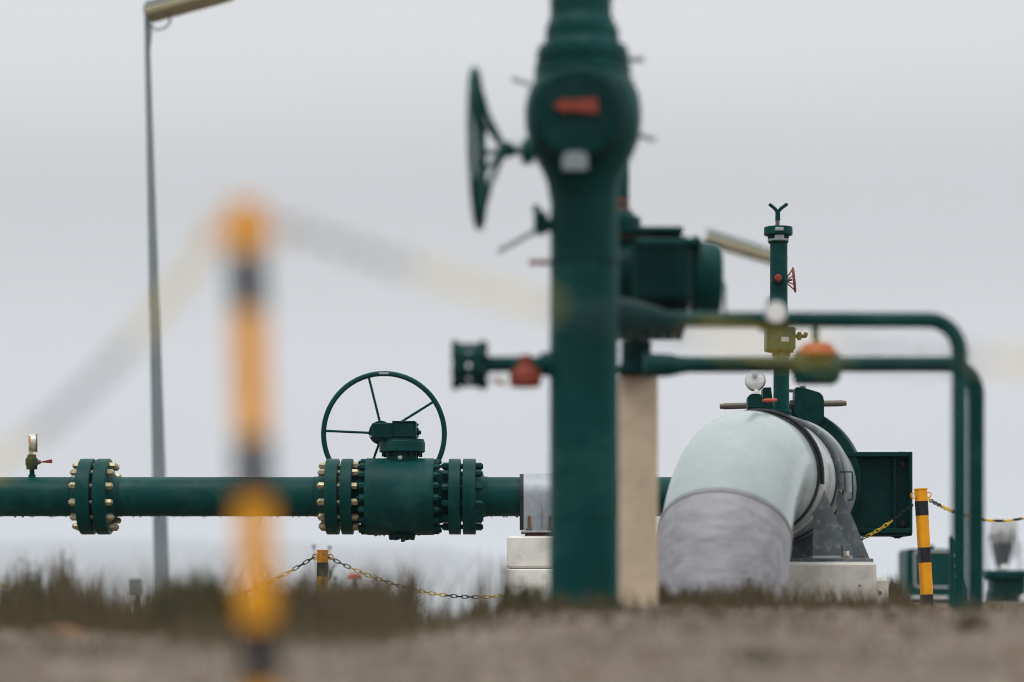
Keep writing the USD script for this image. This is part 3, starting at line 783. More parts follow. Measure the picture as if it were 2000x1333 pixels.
# --- gauge with orange handled cock on the big pipe
dg = 13.1
ug = U(dg)
gg = thing("pressure_gauge", "round steel pressure gauge seen from behind on an orange handled cock atop the big pipe", "gauge", P(1476, 812, dg))
def rounded(x0, y0, x1, y1, r, top_only=True, n=6):
    pts = [(x0, y1), (x0, y0 + r)] + [(x0 + r - r * math.cos(a), y0 + r - r * math.sin(a)) for a in np.linspace(0, math.pi / 2, n)][1:] + [(x1 - r + r * math.sin(a), y0 + r - r * math.cos(a)) for a in np.linspace(0, math.pi / 2, n)] + [(x1, y1)]
    out = []
    for q in pts:
        if not out or math.hypot(q[0] - out[-1][0], q[1] - out[-1][1]) > 0.1:
            out.append(q)
    return out
obj("cock_body", slab(rounded(1460.5, 769.5, 1490, 822, 10), dg, 0.075), "dark_green_paint", gg, smooth=25)
obj("cock_flange", cbox(P(1475, 795, dg) - Y * 0.004, (29.5 * ug, 0.012, 3 * ug), 0.002), "green_paint", gg)
obj("gauge_neck", join(cyl(P(1478, 772, dg) + Y * 0.03, P(1478, 758, dg) + Y * 0.03, 4 * ug, 12), nut(P(1479, 770, dg) + Y * 0.03, Z, 13 * ug, 7 * ug)), "bright_cap", gg)
gc = P(1475.5, 742, dg) + Y * 0.03
gaxis = unit([-0.16, -1, 0.05])
obj("gauge_case", lathe([(-0.03, 18 * ug), (-0.006, 19.4 * ug), (0.006, 18.6 * ug), (0.009, 16.5 * ug), (0.011, 10 * ug), (0.0115, 0.5 * ug)], gc, gaxis, 48), "bright_steel", gg)
obj("gauge_boss", lathe([(0, 5.2 * ug), (0.012, 5.0 * ug), (0.015, 3.5 * ug), (0.0155, 0.2 * ug)], gc + gaxis * 0.009 + np.array([0.0, 0, 0.022]), gaxis, 24), "galvanised", gg)
obj("gauge_bezel", annulus(gc, gaxis, [(-0.036, 20.3 * ug), (-0.022, 20.3 * ug)], 16 * ug, 48), "steel", gg)
obj("handle", tube([P(1489, 783.5, dg) - Y * 0.02, P(1496, 783.3, dg) - Y * 0.03, P(1514, 783, dg) - Y * 0.032, P(1516.5, 783, dg) - Y * 0.032], [2.4 * ug, 3.8 * ug, 3.5 * ug, 2.5 * ug], 12), "orange_paint", gg)

# ================================================================== thick upright pipe with valve (near)
DN = 8.0
un = U(DN)
nxc = 1139.0
def nl(prof, cxp=nxc, d=DN, n=56):
    prof = sorted(prof, key=lambda q: -q[0])
    return lathe([((prof[0][0] - y) * U(d), r * U(d)) for y, r in prof], np.array([(cxp - 1000) * U(d), d, CZ + (HOR - prof[0][0]) * U(d)]), Z, n)
rp = thing("riser_pipe", "thick blurred green upright pipe standing in the gravel at the middle of the view", "pipe", on_ground(nxc, DN))
obj("pipe", nl([(1260, 68.5), (700, 67.5), (386, 66)], 1141), "green_paint", rp)
for y_ in (1010, 512):
    obj("weld_bead", nl([(y_ + 2.5, 66), (y_ + 1.5, 69.5), (y_ - 1.5, 69.5), (y_ - 2.5, 66)], 1141), "green_paint", rp)
# drain branch to the left
def nx_cyl(p0, p1, y, r, d=DN, n=24, ch=0.0, r1=None):
    return cyl(P(p0, y, d), P(p1, y, d), r * U(d), n, ch, None if r1 is None else r1 * U(d))
obj("branch_socket", nx_cyl(1082, 1054, 712, 27, r1=22), "green_paint", rp)
obj("branch_pipe", nx_cyl(1060, 940, 712, 16), "green_paint", rp)
bf = obj("branch_flange", nx_cyl(942, 919, 714, 43, ch=0.008), "green_paint", rp)
bb = obj("blind_flange", nx_cyl(912, 889, 714, 43, ch=0.008), "green_paint", rp)
for k in range(8):
    a = math.radians(22 + 45 * k)
    o = np.array([0, math.cos(a), math.sin(a)]) * 38 * un
    obj("flange_bolt", join(nut(P(936, 714, DN) + o, X, 23 * un, 13 * un), cyl(P(882, 714, DN) + o, P(954, 714, DN) + o, 6 * un, 8), nut(P(896, 714, DN) + o, -X, 23 * un, 13 * un)), "dark_green_paint", rp)
dv = obj("drain_valve", lathe([(0, 12 * un), (10 * un, 14 * un), (16 * un, 26 * un), (24 * un, 31 * un), (44 * un, 31 * un), (50 * un, 26 * un)], P(1026, 708, DN) - Y * 0.03, -Z, 32), "red_paint", rp)
obj("valve_neck", lathe([(0, 10 * un), (20 * un, 14 * un), (30 * un, 12 * un)], P(1026, 695, DN) - Y * 0.03, -Z, 20), "red_paint", dv)
obj("tag_plate", cbox(P(975, 746, DN), (26 * un, 0.003, 12 * un), 0.001, R=trimesh.transformations.rotation_matrix(0.35, [0, 1, 0])[:3, :3]), "cream_post", rp)
# small cock and levers upper left
ck = obj("bleed_cock", join(nx_cyl(1082, 1048, 440, 13), cbox(P(1056, 436, DN), (26 * un, 26 * un, 44 * un), 0.008), cyl(P(1050, 418, DN), P(1046, 402, DN), 7 * un, 12)), "green_paint", rp)
obj("lever", tube([P(1054, 447, DN), P(1040, 455, DN), P(972, 492, DN)], [5.5 * un, 5 * un, 4.6 * un], 10), "grey_tube", ck)
obj("red_lever", nx_cyl(1086, 1033, 513, 5), "red_paint", rp)
# upper small bore pipe to the right
DU = 8.15
uu = U(DU)
obj("branch_cone", lathe([(0, 40 * uu), (50 * uu, 32 * uu), (95 * uu, 17 * uu), (100 * uu, 15 * uu)], P(1196, 620, DU), X, 32), "green_paint", rp)
ub_ = obj("upper_branch", tube(bend([P(1285, 624, DU), P(1874, 626, DU), P(1874, 1215, DU)], 62 * uu, 12), 15.5 * uu, 24), "green_paint", rp)
obj("weld_bead", tube([P(1806, 625.8, DU), P(1807, 625.8, DU), P(1810, 625.8, DU), P(1811, 625.8, DU)], [15.5 * uu, 17 * uu, 17 * uu, 15.5 * uu], 24), "green_paint", rp)

# valve on top of the riser
bv = thing("ball_valve", "bulky blurred green valve with a red arrow and edge-on handwheel atop the thick upright pipe", "valve", np.array([(nxc - 1000) * un, DN, CZ + (HOR - 386) * un]))
obj("body", nl([(388, 66), (360, 70), (335, 80), (308, 95), (280, 107), (250, 113), (215, 114), (185, 109), (165, 99), (152, 93)]), "green_paint", bv)
obj("body_shoulder", nl([(154, 94), (150, 95), (131, 94), (128, 90)], 1138), "green_paint", bv)
obj("body_flange", nl([(124, 86), (122, 90), (102, 90), (100, 86)], 1137.5), "green_paint", bv)
obj("flange_gap", nl([(129, 80), (123, 80)], 1137.5), "dark_green_paint", bv)
for k in range(12):
    a = 2 * math.pi * (k + 0.5) / 12
    p = P(1137.5, 102, DN) + np.array([math.cos(a), math.sin(a), 0]) * 80 * un
    obj("flange_nut", nut(p, Z, 15 * un, 9 * un), "green_paint", bv)
obj("upper_neck", nl([(101, 83), (92, 80), (80, 70)], 1137), "green_paint", bv)
go_c = P(1126, 250, DN) - Y * 0.17
op = obj("gear_operator", lathe([(-0.06, 88 * un), (0.05, 90 * un), (0.085, 88 * un), (0.1, 80 * un)], go_c, unit([-0.04, -1, -0.02]), 48), "dark_green_paint", bv)
obj("operator_rim", annulus(go_c, unit([-0.04, -1, -0.02]), [(0.02, 94 * un), (0.04, 94 * un)], 84 * un, 48), "dark_green_paint", op)
df = DN - 0.285
obj("red_arrow", slab([(1080, 206), (1106, 190), (1106, 197), (1166, 190), (1168, 222), (1106, 215), (1106, 222)], df, 0.014), "red_paint", op, smooth=False)
obj("name_plate", slab(rounded(1098, 296, 1148, 332, 14), df, 0.012), "lamp_grey", op, smooth=False)
for k in range(8):
    a = math.radians(10 + 45 * k)
    p = go_c - Y * 0.085 + np.array([math.cos(a), 0, math.sin(a)]) * 78 * un
    obj("operator_bolt", nut(p, -Y, 14 * un, 8 * un), "dark_green_paint", op)
# handwheel seen edge on
wc = P(932, 291, DN - 0.17)
wa = unit([1, -0.055, 0.02])
wu, wv, _ = frame(wa)
hw = obj("handwheel", tube(circle(wc, wu, wv, 146 * un, 72), 8.5 * un, 12, closed=True), "green_paint", bv)
hub = P(986, 293, DN - 0.17)
for k in range(5):
    a = math.radians(78 + 72 * k)
    q = wc + 146 * un * (math.cos(a) * wu + math.sin(a) * wv)
    obj("spoke", tube([hub, (hub * 0.52 + q * 0.48) - X * 0.012, q], 5.5 * un, 10), "green_paint", hw)
obj("hub", cyl(hub - X * 0.012, hub + X * 0.03, 15 * un, 20, 0.003), "green_paint", hw)
obj("wheel_shaft", join(cyl(hub, P(1050, 297, DN - 0.17), 8 * un, 16), cyl(P(1018, 296, DN - 0.17), P(1044, 297, DN - 0.17), 24 * un, 20, 0.004)), "green_paint", bv)
obj("lifting_pin", nx_cyl(1222, 1258, 116, 6), "grey_tube", bv)
obj("lifting_pin", cyl(P(1036, 165, DN), P(1000, 154, DN), 4.5 * un, 10), "grey_tube", bv)
obj("lifting_pin", cyl(P(1240, 262, DN), P(1281, 274, DN), 5 * un, 10), "grey_tube", bv)
obj("side_cap", lathe([(0, 60 * un), (0.05, 58 * un), (0.075, 48 * un), (0.08, 5 * un)], P(1190, 205, DN) - Y * 0.02, unit([1, -0.25, 0]), 36), "green_paint", bv)
# upper pipe above the valve
tp = thing("riser_pipe", "blurred green pipe end leaving the top of the frame above the valve", "pipe", np.array([134 * un, DN, CZ + (HOR - 60) * un]))
obj("ring_flange", nl([(81, 68), (78, 72), (60, 72), (57, 68)], 1137), "green_paint", tp)
obj("neck", nl([(58, 70), (50, 68), (35, 61)], 1135.5), "green_paint", tp)
obj("pipe", nl([(39, 60.5), (-260, 60.5)], 1134.5), "green_paint", tp)

# ================================================================== second valve behind, on the cream post
u2 = U(D2)
v2 = thing("actuated_valve", "bulky dark green valve body above the cream post, behind the thick upright pipe", "valve", P(1244, 731, D2))
def l2(prof, cxp, d=D2, n=40):
    return nl(prof, cxp, d, n)
obj("lower_stem", l2([(731, 30), (668, 29)], 1243), "dark_green_paint", v2)
obj("foot_flange", l2([(731, 36), (729, 38), (716, 38), (714, 36)], 1243), "dark_green_paint", v2)
bl = obj("bottom_flange", cbox(P(1268, 640, D2) + Y * 0.0, (132 * u2, 0.24, 38 * u2), 0.008), "dark_green_paint", v2)
for k in range(6):
    obj("bottom_bolt", nut(P(1216 + 21.5 * k, 658, D2) - Y * 0.1, -Z, 12 * u2, 13 * u2), "dark_green_paint", bl)
D2b = D2 + 0.02
obj("body", lathe([(0, 62 * u2), (20 * u2, 72 * u2), (130 * u2, 78 * u2), (150 * u2, 78 * u2)], P(1180, 541, D2b), X, 48), "dark_green_paint", v2)
for q in (1328, 1350):
    obj("body_ring", annulus(P(q, 541, D2b), X, [(0, 76 * u2), (3 * u2, 80 * u2), (12 * u2, 80 * u2), (15 * u2, 76 * u2)], 30 * u2, 48), "green_paint", v2)
obj("end_cap", lathe([(0, 72 * u2), (28 * u2, 72 * u2), (42 * u2, 66 * u2), (46 * u2, 60 * u2)], P(1362, 545, D2b), X, 48), "green_paint", v2)
obj("housing", cbox(P(1288, 540, D2) - Y * 0.1, (116 * u2, 0.14, 118 * u2), 0.02), "dark_green_paint", v2)
for q in (1255, 1287, 1319):
    obj("housing_rib", cbox(P(q, 540, D2) - Y * 0.175, (6 * u2, 0.03, 104 * u2), 0.004), "dark_green_paint", v2)
obj("housing_cover", cbox(P(1300, 486, D2) - Y * 0.1, (128 * u2, 0.16, 14 * u2), 0.006), "green_paint", v2)
obj("conduit", tube(bend([P(1404, 560, D2), P(1416, 548, D2), P(1416, 640, D2)], 4 * u2), 3 * u2, 8), "grey_tube", v2)
obj("mount_plate", cbox(P(1266, 456, D2), (130 * u2, 0.2, 11 * u2), 0.004), "green_paint", v2)
obj("yoke_flange", l2([(450, 50), (446, 56), (428, 56), (424, 46), (414, 40)], 1196), "green_paint", v2)
obj("yoke_column", l2([(416, 36), (250, 36)], 1193), "green_paint", v2)
for y_ in (396, 411):
    obj("red_band", l2([(y_ + 3, 36.6), (y_ - 3, 36.6)], 1193), "red_paint", v2)
# lower small bore pipe
DW = 8.75
uw = U(DW)
obj("branch_cone", lathe([(0, 24 * uw), (50 * uw, 22 * uw), (85 * uw, 13.5 * uw), (92 * uw, 13 * uw)], P(1258, 714, DW), X, 28), "green_paint", v2)
obj("lower_branch", tube(bend([P(1335, 713, DW), P(1907, 712, DW), P(1907, 1215, DW)], 58 * uw, 12), 15.5 * uw, 24), "green_paint", v2)
nv = obj("needle_valve", join(lathe([(0, 22 * uw), (8 * uw, 34 * uw), (80 * uw, 34 * uw), (92 * uw, 24 * uw)], P(1548, 716, DW), X, 32), cbox(P(1595, 728, DW), (84 * uw, 70 * uw, 44 * uw), 0.012)), "green_paint", v2)
obj("red_cap", lathe([(0, 37 * uw), (10 * uw, 35 * uw), (22 * uw, 27 * uw), (25 * uw, 12 * uw)], P(1595, 695, DW) - Y * 0.02, Z, 32), "orange_paint", nv)
obj("valve_spindle", cyl(P(1594, 670, DW), P(1592, 640, DW), 7 * uw, 12), "green_paint", nv)
# gauge on the upper branch
wg = thing("pressure_gauge", "blurred white faced gauge on a dark cone fitting on the upper thin pipe", "gauge", P(1513, 626, DU))
obj("fitting", lathe([(0, 30 * uu), (16 * uu, 32 * uu), (30 * uu, 22 * uu), (60 * uu, 14 * uu), (66 * uu, 8 * uu)], P(1513, 646, DU), Z, 28), "dark_green_paint", wg)
gcc = P(1512, 614, DU) - Y * 0.045
obj("gauge_case", cyl(gcc + Y * 0.03, gcc - Y * 0.012, 22 * uu, 36, 0.003), "galvanised", wg)
obj("gauge_face", cyl(gcc - Y * 0.0115, gcc - Y * 0.0145, 19 * uu, 36, 0.0005), "white_enamel", wg)

for (q0, y0_, dd_, axis_, host) in ((1335, 713, DW, X, v2), (1846, 712.4, DW, X, v2), (1907, 774, DW, Z, v2), (1640, 713, DW, X, v2), (1874, 692, DU, Z, rp), (1420, 624.6, DU, X, rp), (1655, 625.3, DU, X, rp)):
    c = P(q0, y0_, dd_)
    obj("weld_bead", lathe([(-0.006, 15.4 * U(dd_)), (-0.003, 17 * U(dd_)), (0.003, 17 * U(dd_)), (0.006, 15.4 * U(dd_))], c, axis_, 24), "green_paint", host)
# bracket plate between the two thin uprights
br = thing("bracket_plate", "thin green bracket plate with slots at the foot of the paired thin pipes", "bracket", on_ground(1872, 10.2))
sh = [(1852, 1200), (1853.5, 1050), (1857, 1046), (1862, 1056), (1884, 1118), (1890, 1150), (1890, 1200)]
obj("plate", slab(sh, 10.2, 0.01, holes=[(1862, 1085, 0.006), (1863, 1105, 0.007), (1864, 1125, 0.007), (1864, 1147, 0.007)]), "green_paint", br, smooth=False)

# ================================================================== bollards and chains
BH, BW = 0.69, 0.058
def make_bollard(label, W_):
    t = thing("chain_bollard", label, "bollard", (0, 0, 0), "striped bollards strung with chain")
    obj("post", cbox((0, 0, (BH - 0.32) / 2), (W_, W_, BH + 0.32 - 0.006), 0.006), "yellow_paint", t)
    obj("cap", cbox((0, 0, BH - 0.001), (W_ + 0.002, W_ + 0.002, 0.01), 0.003), "yellow_paint", t)
    for a, b in ((0.062, 0.152), (0.318, 0.412), (0.578, 0.675)):
        obj("black_band", cbox((0, 0, BH - (a + b) / 2), (W_ + 0.0016, W_ + 0.0016, b - a), 0.006), "black_tape", t)
    for s_ in (-1, 1):
        obj("chain_eye", tube(circle((s_ * (W_ / 2 + 0.016), 0, BH - 0.035), X, Z, 0.014, 20), 0.0035, 8, closed=True), "yellow_paint", t)
    return t
first = make_bollard("slim blurred yellow and black striped bollard close in the left foreground", 0.047)

def base_of(px, top_py, d):
    p = P(px, top_py, d)
    return np.array([p[0], p[1], p[2] - BH])
def set_xf(path, loc, rot):
    pr = stage.GetPrimAtPath(path)
    pr.GetAttribute("xformOp:translate").Set(Gf.Vec3d(*map(float, loc)))
    pr.GetAttribute("xformOp:rotateXYZ").Set(Gf.Vec3f(*rot))
DFG = 3.36
B_fg = base_of(508, 402, DFG)
set_xf(first, B_fg, (0, -1.7, 6))
G = "striped bollards strung with chain"
DR, DLF = 13.35, 13.7
B_r = base_of(1798, 955, DR) + np.array([14 * U(DR), 0, 0])
POST = make_bollard("sharp yellow and black striped bollard leaning left beside the green steel box", BW)
set_xf(POST, B_r, (0, -3.4, 10))
B_l = base_of(628, 1076, DLF)
copy_of(POST, "chain_bollard", "half hidden striped bollard among dark weeds below the left ball valve", B_l, (0, 0.6, -4), G, "bollard")
B_m = base_of(1375, 975, 14.6)
copy_of(POST, "chain_bollard", "striped bollard behind the large pale pipe", B_m, (0, 0.6, 4), G, "bollard")

LP = 0.0335
def link_mesh(c, t, roll, wire=0.0029):
    u_, v_, a_ = frame(t)
    s_ = math.cos(roll) * u_ + math.sin(roll) * v_
    L, Wd = 0.0165, 0.0088
    pts = []
    for a in np.linspace(-math.pi / 2, math.pi / 2, 6):
        pts.append(a_ * (L - Wd * 0.4 + Wd * math.cos(a)) + s_ * Wd * math.sin(a))
    for a in np.linspace(math.pi / 2, 3 * math.pi / 2, 6):
        pts.append(-a_ * (L - Wd * 0.4 - 0) + a_ * Wd * math.cos(a) + s_ * Wd * math.sin(a))
    return tube(np.array(pts) + c, wire, 6, closed=True)

def chain(label, A, B, sag, first_black, run=6, start=0, grp="yellow and black chains between the bollards", roll0=0.25, wire=0.0029):
    A, B = np.asarray(A, float), np.asarray(B, float)
    tt = np.linspace(0, 1, 600)
    pts = A + (B - A) * tt[:, None] - Z * (4 * sag * tt * (1 - tt))[:, None]
    seg = np.linalg.norm(np.diff(pts, axis=0), axis=1)
    s_ = np.concatenate([[0], np.cumsum(seg)])
    n = int(s_[-1] / LP)
    th = thing("barrier_chain", label, "chain", A, grp)
    for k in range(n):
        at_ = (k + 0.5) / n * s_[-1]
        c = np.array([np.interp(at_, s_, pts[:, j]) for j in range(3)])
        c2 = np.array([np.interp(at_ + 0.005, s_, pts[:, j]) for j in range(3)])
        c3 = np.array([np.interp(at_ - 0.005, s_, pts[:, j]) for j in range(3)])
        black = (((k + start) // run) % 2 == 0) == first_black
        obj("chain_link", link_mesh(c, c2 - c3, roll0 + (k % 2) * math.pi / 2, wire), "chain_black" if black else "chain_yellow", th, smooth=True)
    return th
chain("yellow and black plastic chain sagging right from the half hidden bollard below the ball valve", P(643, 1089, DLF), P(1360, 985, 14.6), 0.375, True, start=2)
chain("yellow and black plastic chain dropping left from the half hidden bollard through the brown weeds", P(613, 1089, DLF), P(-120, 1075, DLF), 0.345, True, start=2)
chain("chain running left from the leaning bollard and behind the green steel box", P(1787, 985, DR) + Y * 0.1, P(1392, 985, 14.6), 0.27, True, start=1, roll0=0.7)
chain("sharp yellow and black chain running right from the leaning bollard to the frame edge", P(1797, 967, DR) - Y * 0.03, P(2085, 972, 16.0), 0.15, False, start=1, roll0=0.75)
chain("very blurred chain stretching right from the foreground bollard across the upright pipe", P(530, 432, DFG), P(3400, 440, DFG + 0.1), 0.195, True, start=0, wire=0.0021)
chain("very blurred chain dropping left from the foreground bollard to the left frame edge", P(436, 438, DFG), P(-700, 900, DFG + 0.25), 0.225, False, start=0, wire=0.0021)
copy_of(POST, "chain_bollard", "striped bollard at the far end of the chain beyond the right frame edge", base_of(2088, 960, 16.02), (0, 0.6, 4), G, "bollard")

# ================================================================== lamp posts
def lamp(label, base, top_pt, w0, w1, head0, head1, thick, depth, cable=True):
    t = thing("lamp_post", label, "street lamp", base, "lamp posts over the yard")
    axis = top_pt - base
    obj("pole", lathe([(0, w0), (np.linalg.norm(axis), w1)], base, axis, 24), "lamp_grey", t)
    hd_ = head1 - head0
    L = np.linalg.norm(hd_)
    a = unit(hd_)
    up = unit(Z - a * a[2])
    yv = np.cross(up, a)
    Rm = np.stack([a, yv, up], 1)
    h = obj("lamp_head", cbox((head0 + head1) / 2, (L, depth, thick), thick * 0.4, R=Rm), "lamp_olive", t)
    obj("head_lid", cbox((head0 + head1) / 2 + up * thick * 0.75, (L * 0.94, depth * 0.9, thick * 0.5), thick * 0.2, R=Rm), "lamp_grey", h)
    return t, a, up
dl1 = 21.0
b1 = P(318, 1200, dl1)
t1 = P(286, 20, dl1)
lp, a_, up_ = lamp("tall tapering grey lamp post at left, its head cut by the top of the frame", b1, t1, 15.8 * U(dl1), 4.6 * U(dl1), P(287, 31, dl1), P(452, -14, dl1), 0.066, 0.34)
obj("bracket_arm", tube([P(285, 34, dl1), P(283, 14, dl1), P(287, 6, dl1), P(310, -1, dl1), P(380, -18, dl1)], 0.016, 10), "lamp_grey", lp)
obj("cable", tube([P(292, 38, dl1), P(296, 52, dl1) - Y * 0.1, P(310, 66, dl1) - Y * 0.12, P(326, 60, dl1) - Y * 0.1, P(333, 44, dl1), P(330, 26, dl1)], 0.010, 8), "lamp_grey", lp)
obj("cable", tube([P(291, 36, dl1), P(298, 66, dl1) - Y * 0.08, P(294, 96, dl1) - Y * 0.06, P(288, 104, dl1)], 0.010, 8), "lamp_grey", lp)
dl2 = 34.0
b2 = P(1523, 1205, dl2)
lp2, _, _ = lamp("distant lamp post hidden behind the slim stem, its flat head slanting to the left", b2, P(1519, 500, dl2), 8.0 * U(dl2), 4.0 * U(dl2), P(1515, 508, dl2), P(1376, 468, dl2), 0.11, 0.42)
obj("bracket_arm", tube([P(1517, 500, dl2), P(1470, 478, dl2), P(1380, 450, dl2)], 0.03, 8), "lamp_grey", lp2)

# ================================================================== background equipment
dq = 20.0
uq = U(dq)
cb = thing("equipment_cabinet", "blurred green cabinet with a grey tube frame behind the leaning bollard", "cabinet", P(1814, 1180, dq))
obj("cabinet_body", slab(rounded(1771, 1072, 1860, 1182, 9), dq, 0.4), "green_paint", cb, smooth=25)
obj("tube_frame", tube(bend([P(1860, 1078, dq), P(1786, 1078, dq), P(1787, 1147, dq), P(1862, 1148, dq)], 0.03), 0.011, 10) if True else None, "grey_tube", cb)
obj("lid_knob", cyl(P(1822, 1073, dq) + Y * 0.1, P(1822, 1065, dq) + Y * 0.1, 0.03, 14, 0.004), "green_paint", cb)
obj("base_rail", cbox(P(1818, 1168, dq) - Y * 0.03, (80 * uq, 0.05, 0.03), 0.004), "pale_plastic", cb)
fr = thing("tube_barrier", "thin pale tube frame standing left of the green cabinet", "barrier", P(1762, 1178, 21))
obj("frame", tube(bend([P(1756, 1185, 21), P(1756, 1076, 21), P(1768, 1076, 21), P(1768, 1185, 21)], 0.02), 0.012, 10), "pale_plastic", fr)
dq2 = 22.0
uq2 = U(dq2)
ev = thing("valve_skid", "blurred green valve skid at the right edge with a pale round cap", "valve", P(1965, 1180, dq2))
obj("deck", cbox(P(1966, 1121, dq2) + Y * 0.1, (90 * uq2, 0.4, 14 * uq2), 0.01), "green_paint", ev)
obj("body", cbox(P(1970, 1144, dq2) + Y * 0.1, (66 * uq2, 0.3, 40 * uq2), 0.03), "green_paint", ev)
for q in (1945, 1960, 1978, 1994):
    obj("foot_bolt", nut(P(q, 1128, dq2) - Y * 0.06, -Y, 9 * uq2, 0.05), "dark_green_paint", ev)
obj("skid_foot", cbox(P(1962, 1168, dq2) + Y * 0.1, (56 * uq2, 0.3, 30 * uq2), 0.02), "dark_green_paint", ev)
obj("side_pipe", cyl(P(1920, 1125, dq2), P(1990, 1125, dq2), 9 * uq2, 16), "green_paint", ev)
obj("round_cap", ball(P(1961, 1110, dq2), 7 * uq2), "bright_cap", ev)
dq3 = 27.0
uq3 = U(dq3)
hd3 = thing("vent_hood", "blurred dark grey hooded vent standing behind the skid at the right edge", "vent", P(1962, 1180, dq3))
obj("hood", lathe([(0, 26 * uq3), (30 * uq3, 27 * uq3), (44 * uq3, 24 * uq3), (48 * uq3, 8 * uq3)], P(1960, 1060, dq3), Z, 28), "pale_plastic", hd3)
obj("louvre", lathe([(0, 12 * uq3), (24 * uq3, 18 * uq3), (62 * uq3, 25 * uq3)], P(1957, 1108, dq3), Z, 24), "far_grey", hd3)
for k in range(7):
    q = 1938 + 7 * k
    obj("slat", cbox(P(q, 1068 - 4 * (k % 2), dq3) - Y * 0.15, (2.4 * uq3, 0.02, (40 + 12 * (k % 3)) * uq3), 0.003), "far_grey", hd3)
obj("stand", join(cyl(P(1957, 1190, dq3), P(1957, 1105, dq3), 9 * uq3, 14), cyl(P(1992, 1190, dq3), P(1992, 1060, dq3), 2.5 * uq3, 10), cyl(P(1929, 1190, dq3), P(1929, 1040, dq3), 2 * uq3, 10)), "pale_plastic", hd3)
dq4 = 18.5
ib = thing("instrument_box", "small blurred grey box on a thin post left of the tall lamp post", "box", P(268, 1200, dq4))
obj("box", cbox(P(265, 1147, dq4), (24 * U(dq4), 0.08, 34 * U(dq4)), 0.01), "lamp_grey", ib)
obj("post", cyl(P(269, 1240, dq4), P(269, 1131, dq4), 3.4 * U(dq4), 10), "far_grey", ib)

# ================================================================== ground cover
def blades(base, h, lean, width, seed=0, segs=2):
    "upright bent blades, each of two quads tapering to a tip"
    r = np.random.default_rng(seed)
    n = len(base)
    ang = r.random(n) * 2 * np.pi
    dirv = np.stack([np.cos(ang), np.sin(ang), 0 * ang], 1)
    wa_ = r.random(n) * np.pi
    wv_ = np.stack([np.cos(wa_), np.sin(wa_), 0 * wa_], 1) * width[:, None] / 2
    mid = base + np.stack([0 * h, 0 * h, h * 0.55], 1) + dirv * (lean * h * 0.3)[:, None]
    tip = base + np.stack([0 * h, 0 * h, h], 1) + dirv * (lean * h)[:, None]
    V = np.stack([base - wv_, base + wv_, mid + wv_ * 0.8, mid - wv_ * 0.8, tip], 1).reshape(-1, 3)
    o = (np.arange(n) * 5)[:, None, None]
    F = (np.array([[0, 1, 2], [0, 2, 3], [3, 2, 4]])[None] + o).reshape(-1, 3)
    return trimesh.Trimesh(V, F, process=False)

# gravel: pebbles scattered over the near ground
def pebble(seed):
    r = np.random.default_rng(seed)
    m = trimesh.creation.icosphere(1, 1.0)
    m.vertices *= (0.7 + 0.5 * meshkit.noise(m.vertices * 1.6 + seed * 7.1, seed))[:, None]
    m.vertices *= np.array([1.0, 0.8, 0.62])
    return m
NP = 26000
yy = 2.6 + 12.5 * rng.random(NP) ** 0.8
xv = (rng.random(NP) - 0.5) * 2 * (0.5 + yy * 0.25)
keep = (xv < 0.3 + 0 * yy) & (yy > 9.5)
xv, yy = xv[~keep], yy[~keep]
NP = len(xv)
kp = rng.random(NP) < 0.25 + 0.75 * sm(0.42, 0.56, meshkit.fbm(np.stack([xv * 1.9, yy * 1.9, 0 * xv], -1), 3, 41))
xv, yy = xv[kp], yy[kp]
NP = len(xv)
szs = 0.004 + 0.013 * rng.random(NP) ** 4
inst = UsdGeom.PointInstancer.Define(stage, "/World/gravel")
tag(inst, "loose brown and grey gravel over the near ground", "gravel", kind="stuff")
protos = []
for k, (nm, col) in enumerate((("grey_stone", (0.25, 0.215, 0.175)), ("brown_stone", (0.18, 0.13, 0.09)), ("pale_stone", (0.34, 0.295, 0.235)))):
    surf(nm, col, 0.85, var=0.3, scale=25, fine=200, bump=0.4)
    usdkit.mesh(stage, f"/World/gravel/prototypes/{nm}", pebble(k + 1), M[nm], smooth=True)
    protos.append(f"/World/gravel/prototypes/{nm}")
inst.CreatePrototypesRel().SetTargets([Sdf.Path(p) for p in protos])
inst.CreateProtoIndicesAttr(Vt.IntArray.FromNumpy(rng.choice(3, NP, p=[0.45, 0.33, 0.22]).astype(np.int32)))
inst.CreatePositionsAttr(Vt.Vec3fArray.FromNumpy(np.stack([xv, yy, ground_z(xv, yy) + szs * 0.2], 1).astype(np.float32)))
inst.CreateScalesAttr(Vt.Vec3fArray.FromNumpy(np.repeat(szs[:, None], 3, 1).astype(np.float32)))
aa = rng.random(NP) * np.pi
inst.CreateOrientationsAttr(Vt.QuathArray([Gf.Quath(float(math.cos(a / 2)), 0.0, 0.0, float(math.sin(a / 2))) for a in aa * 2]))

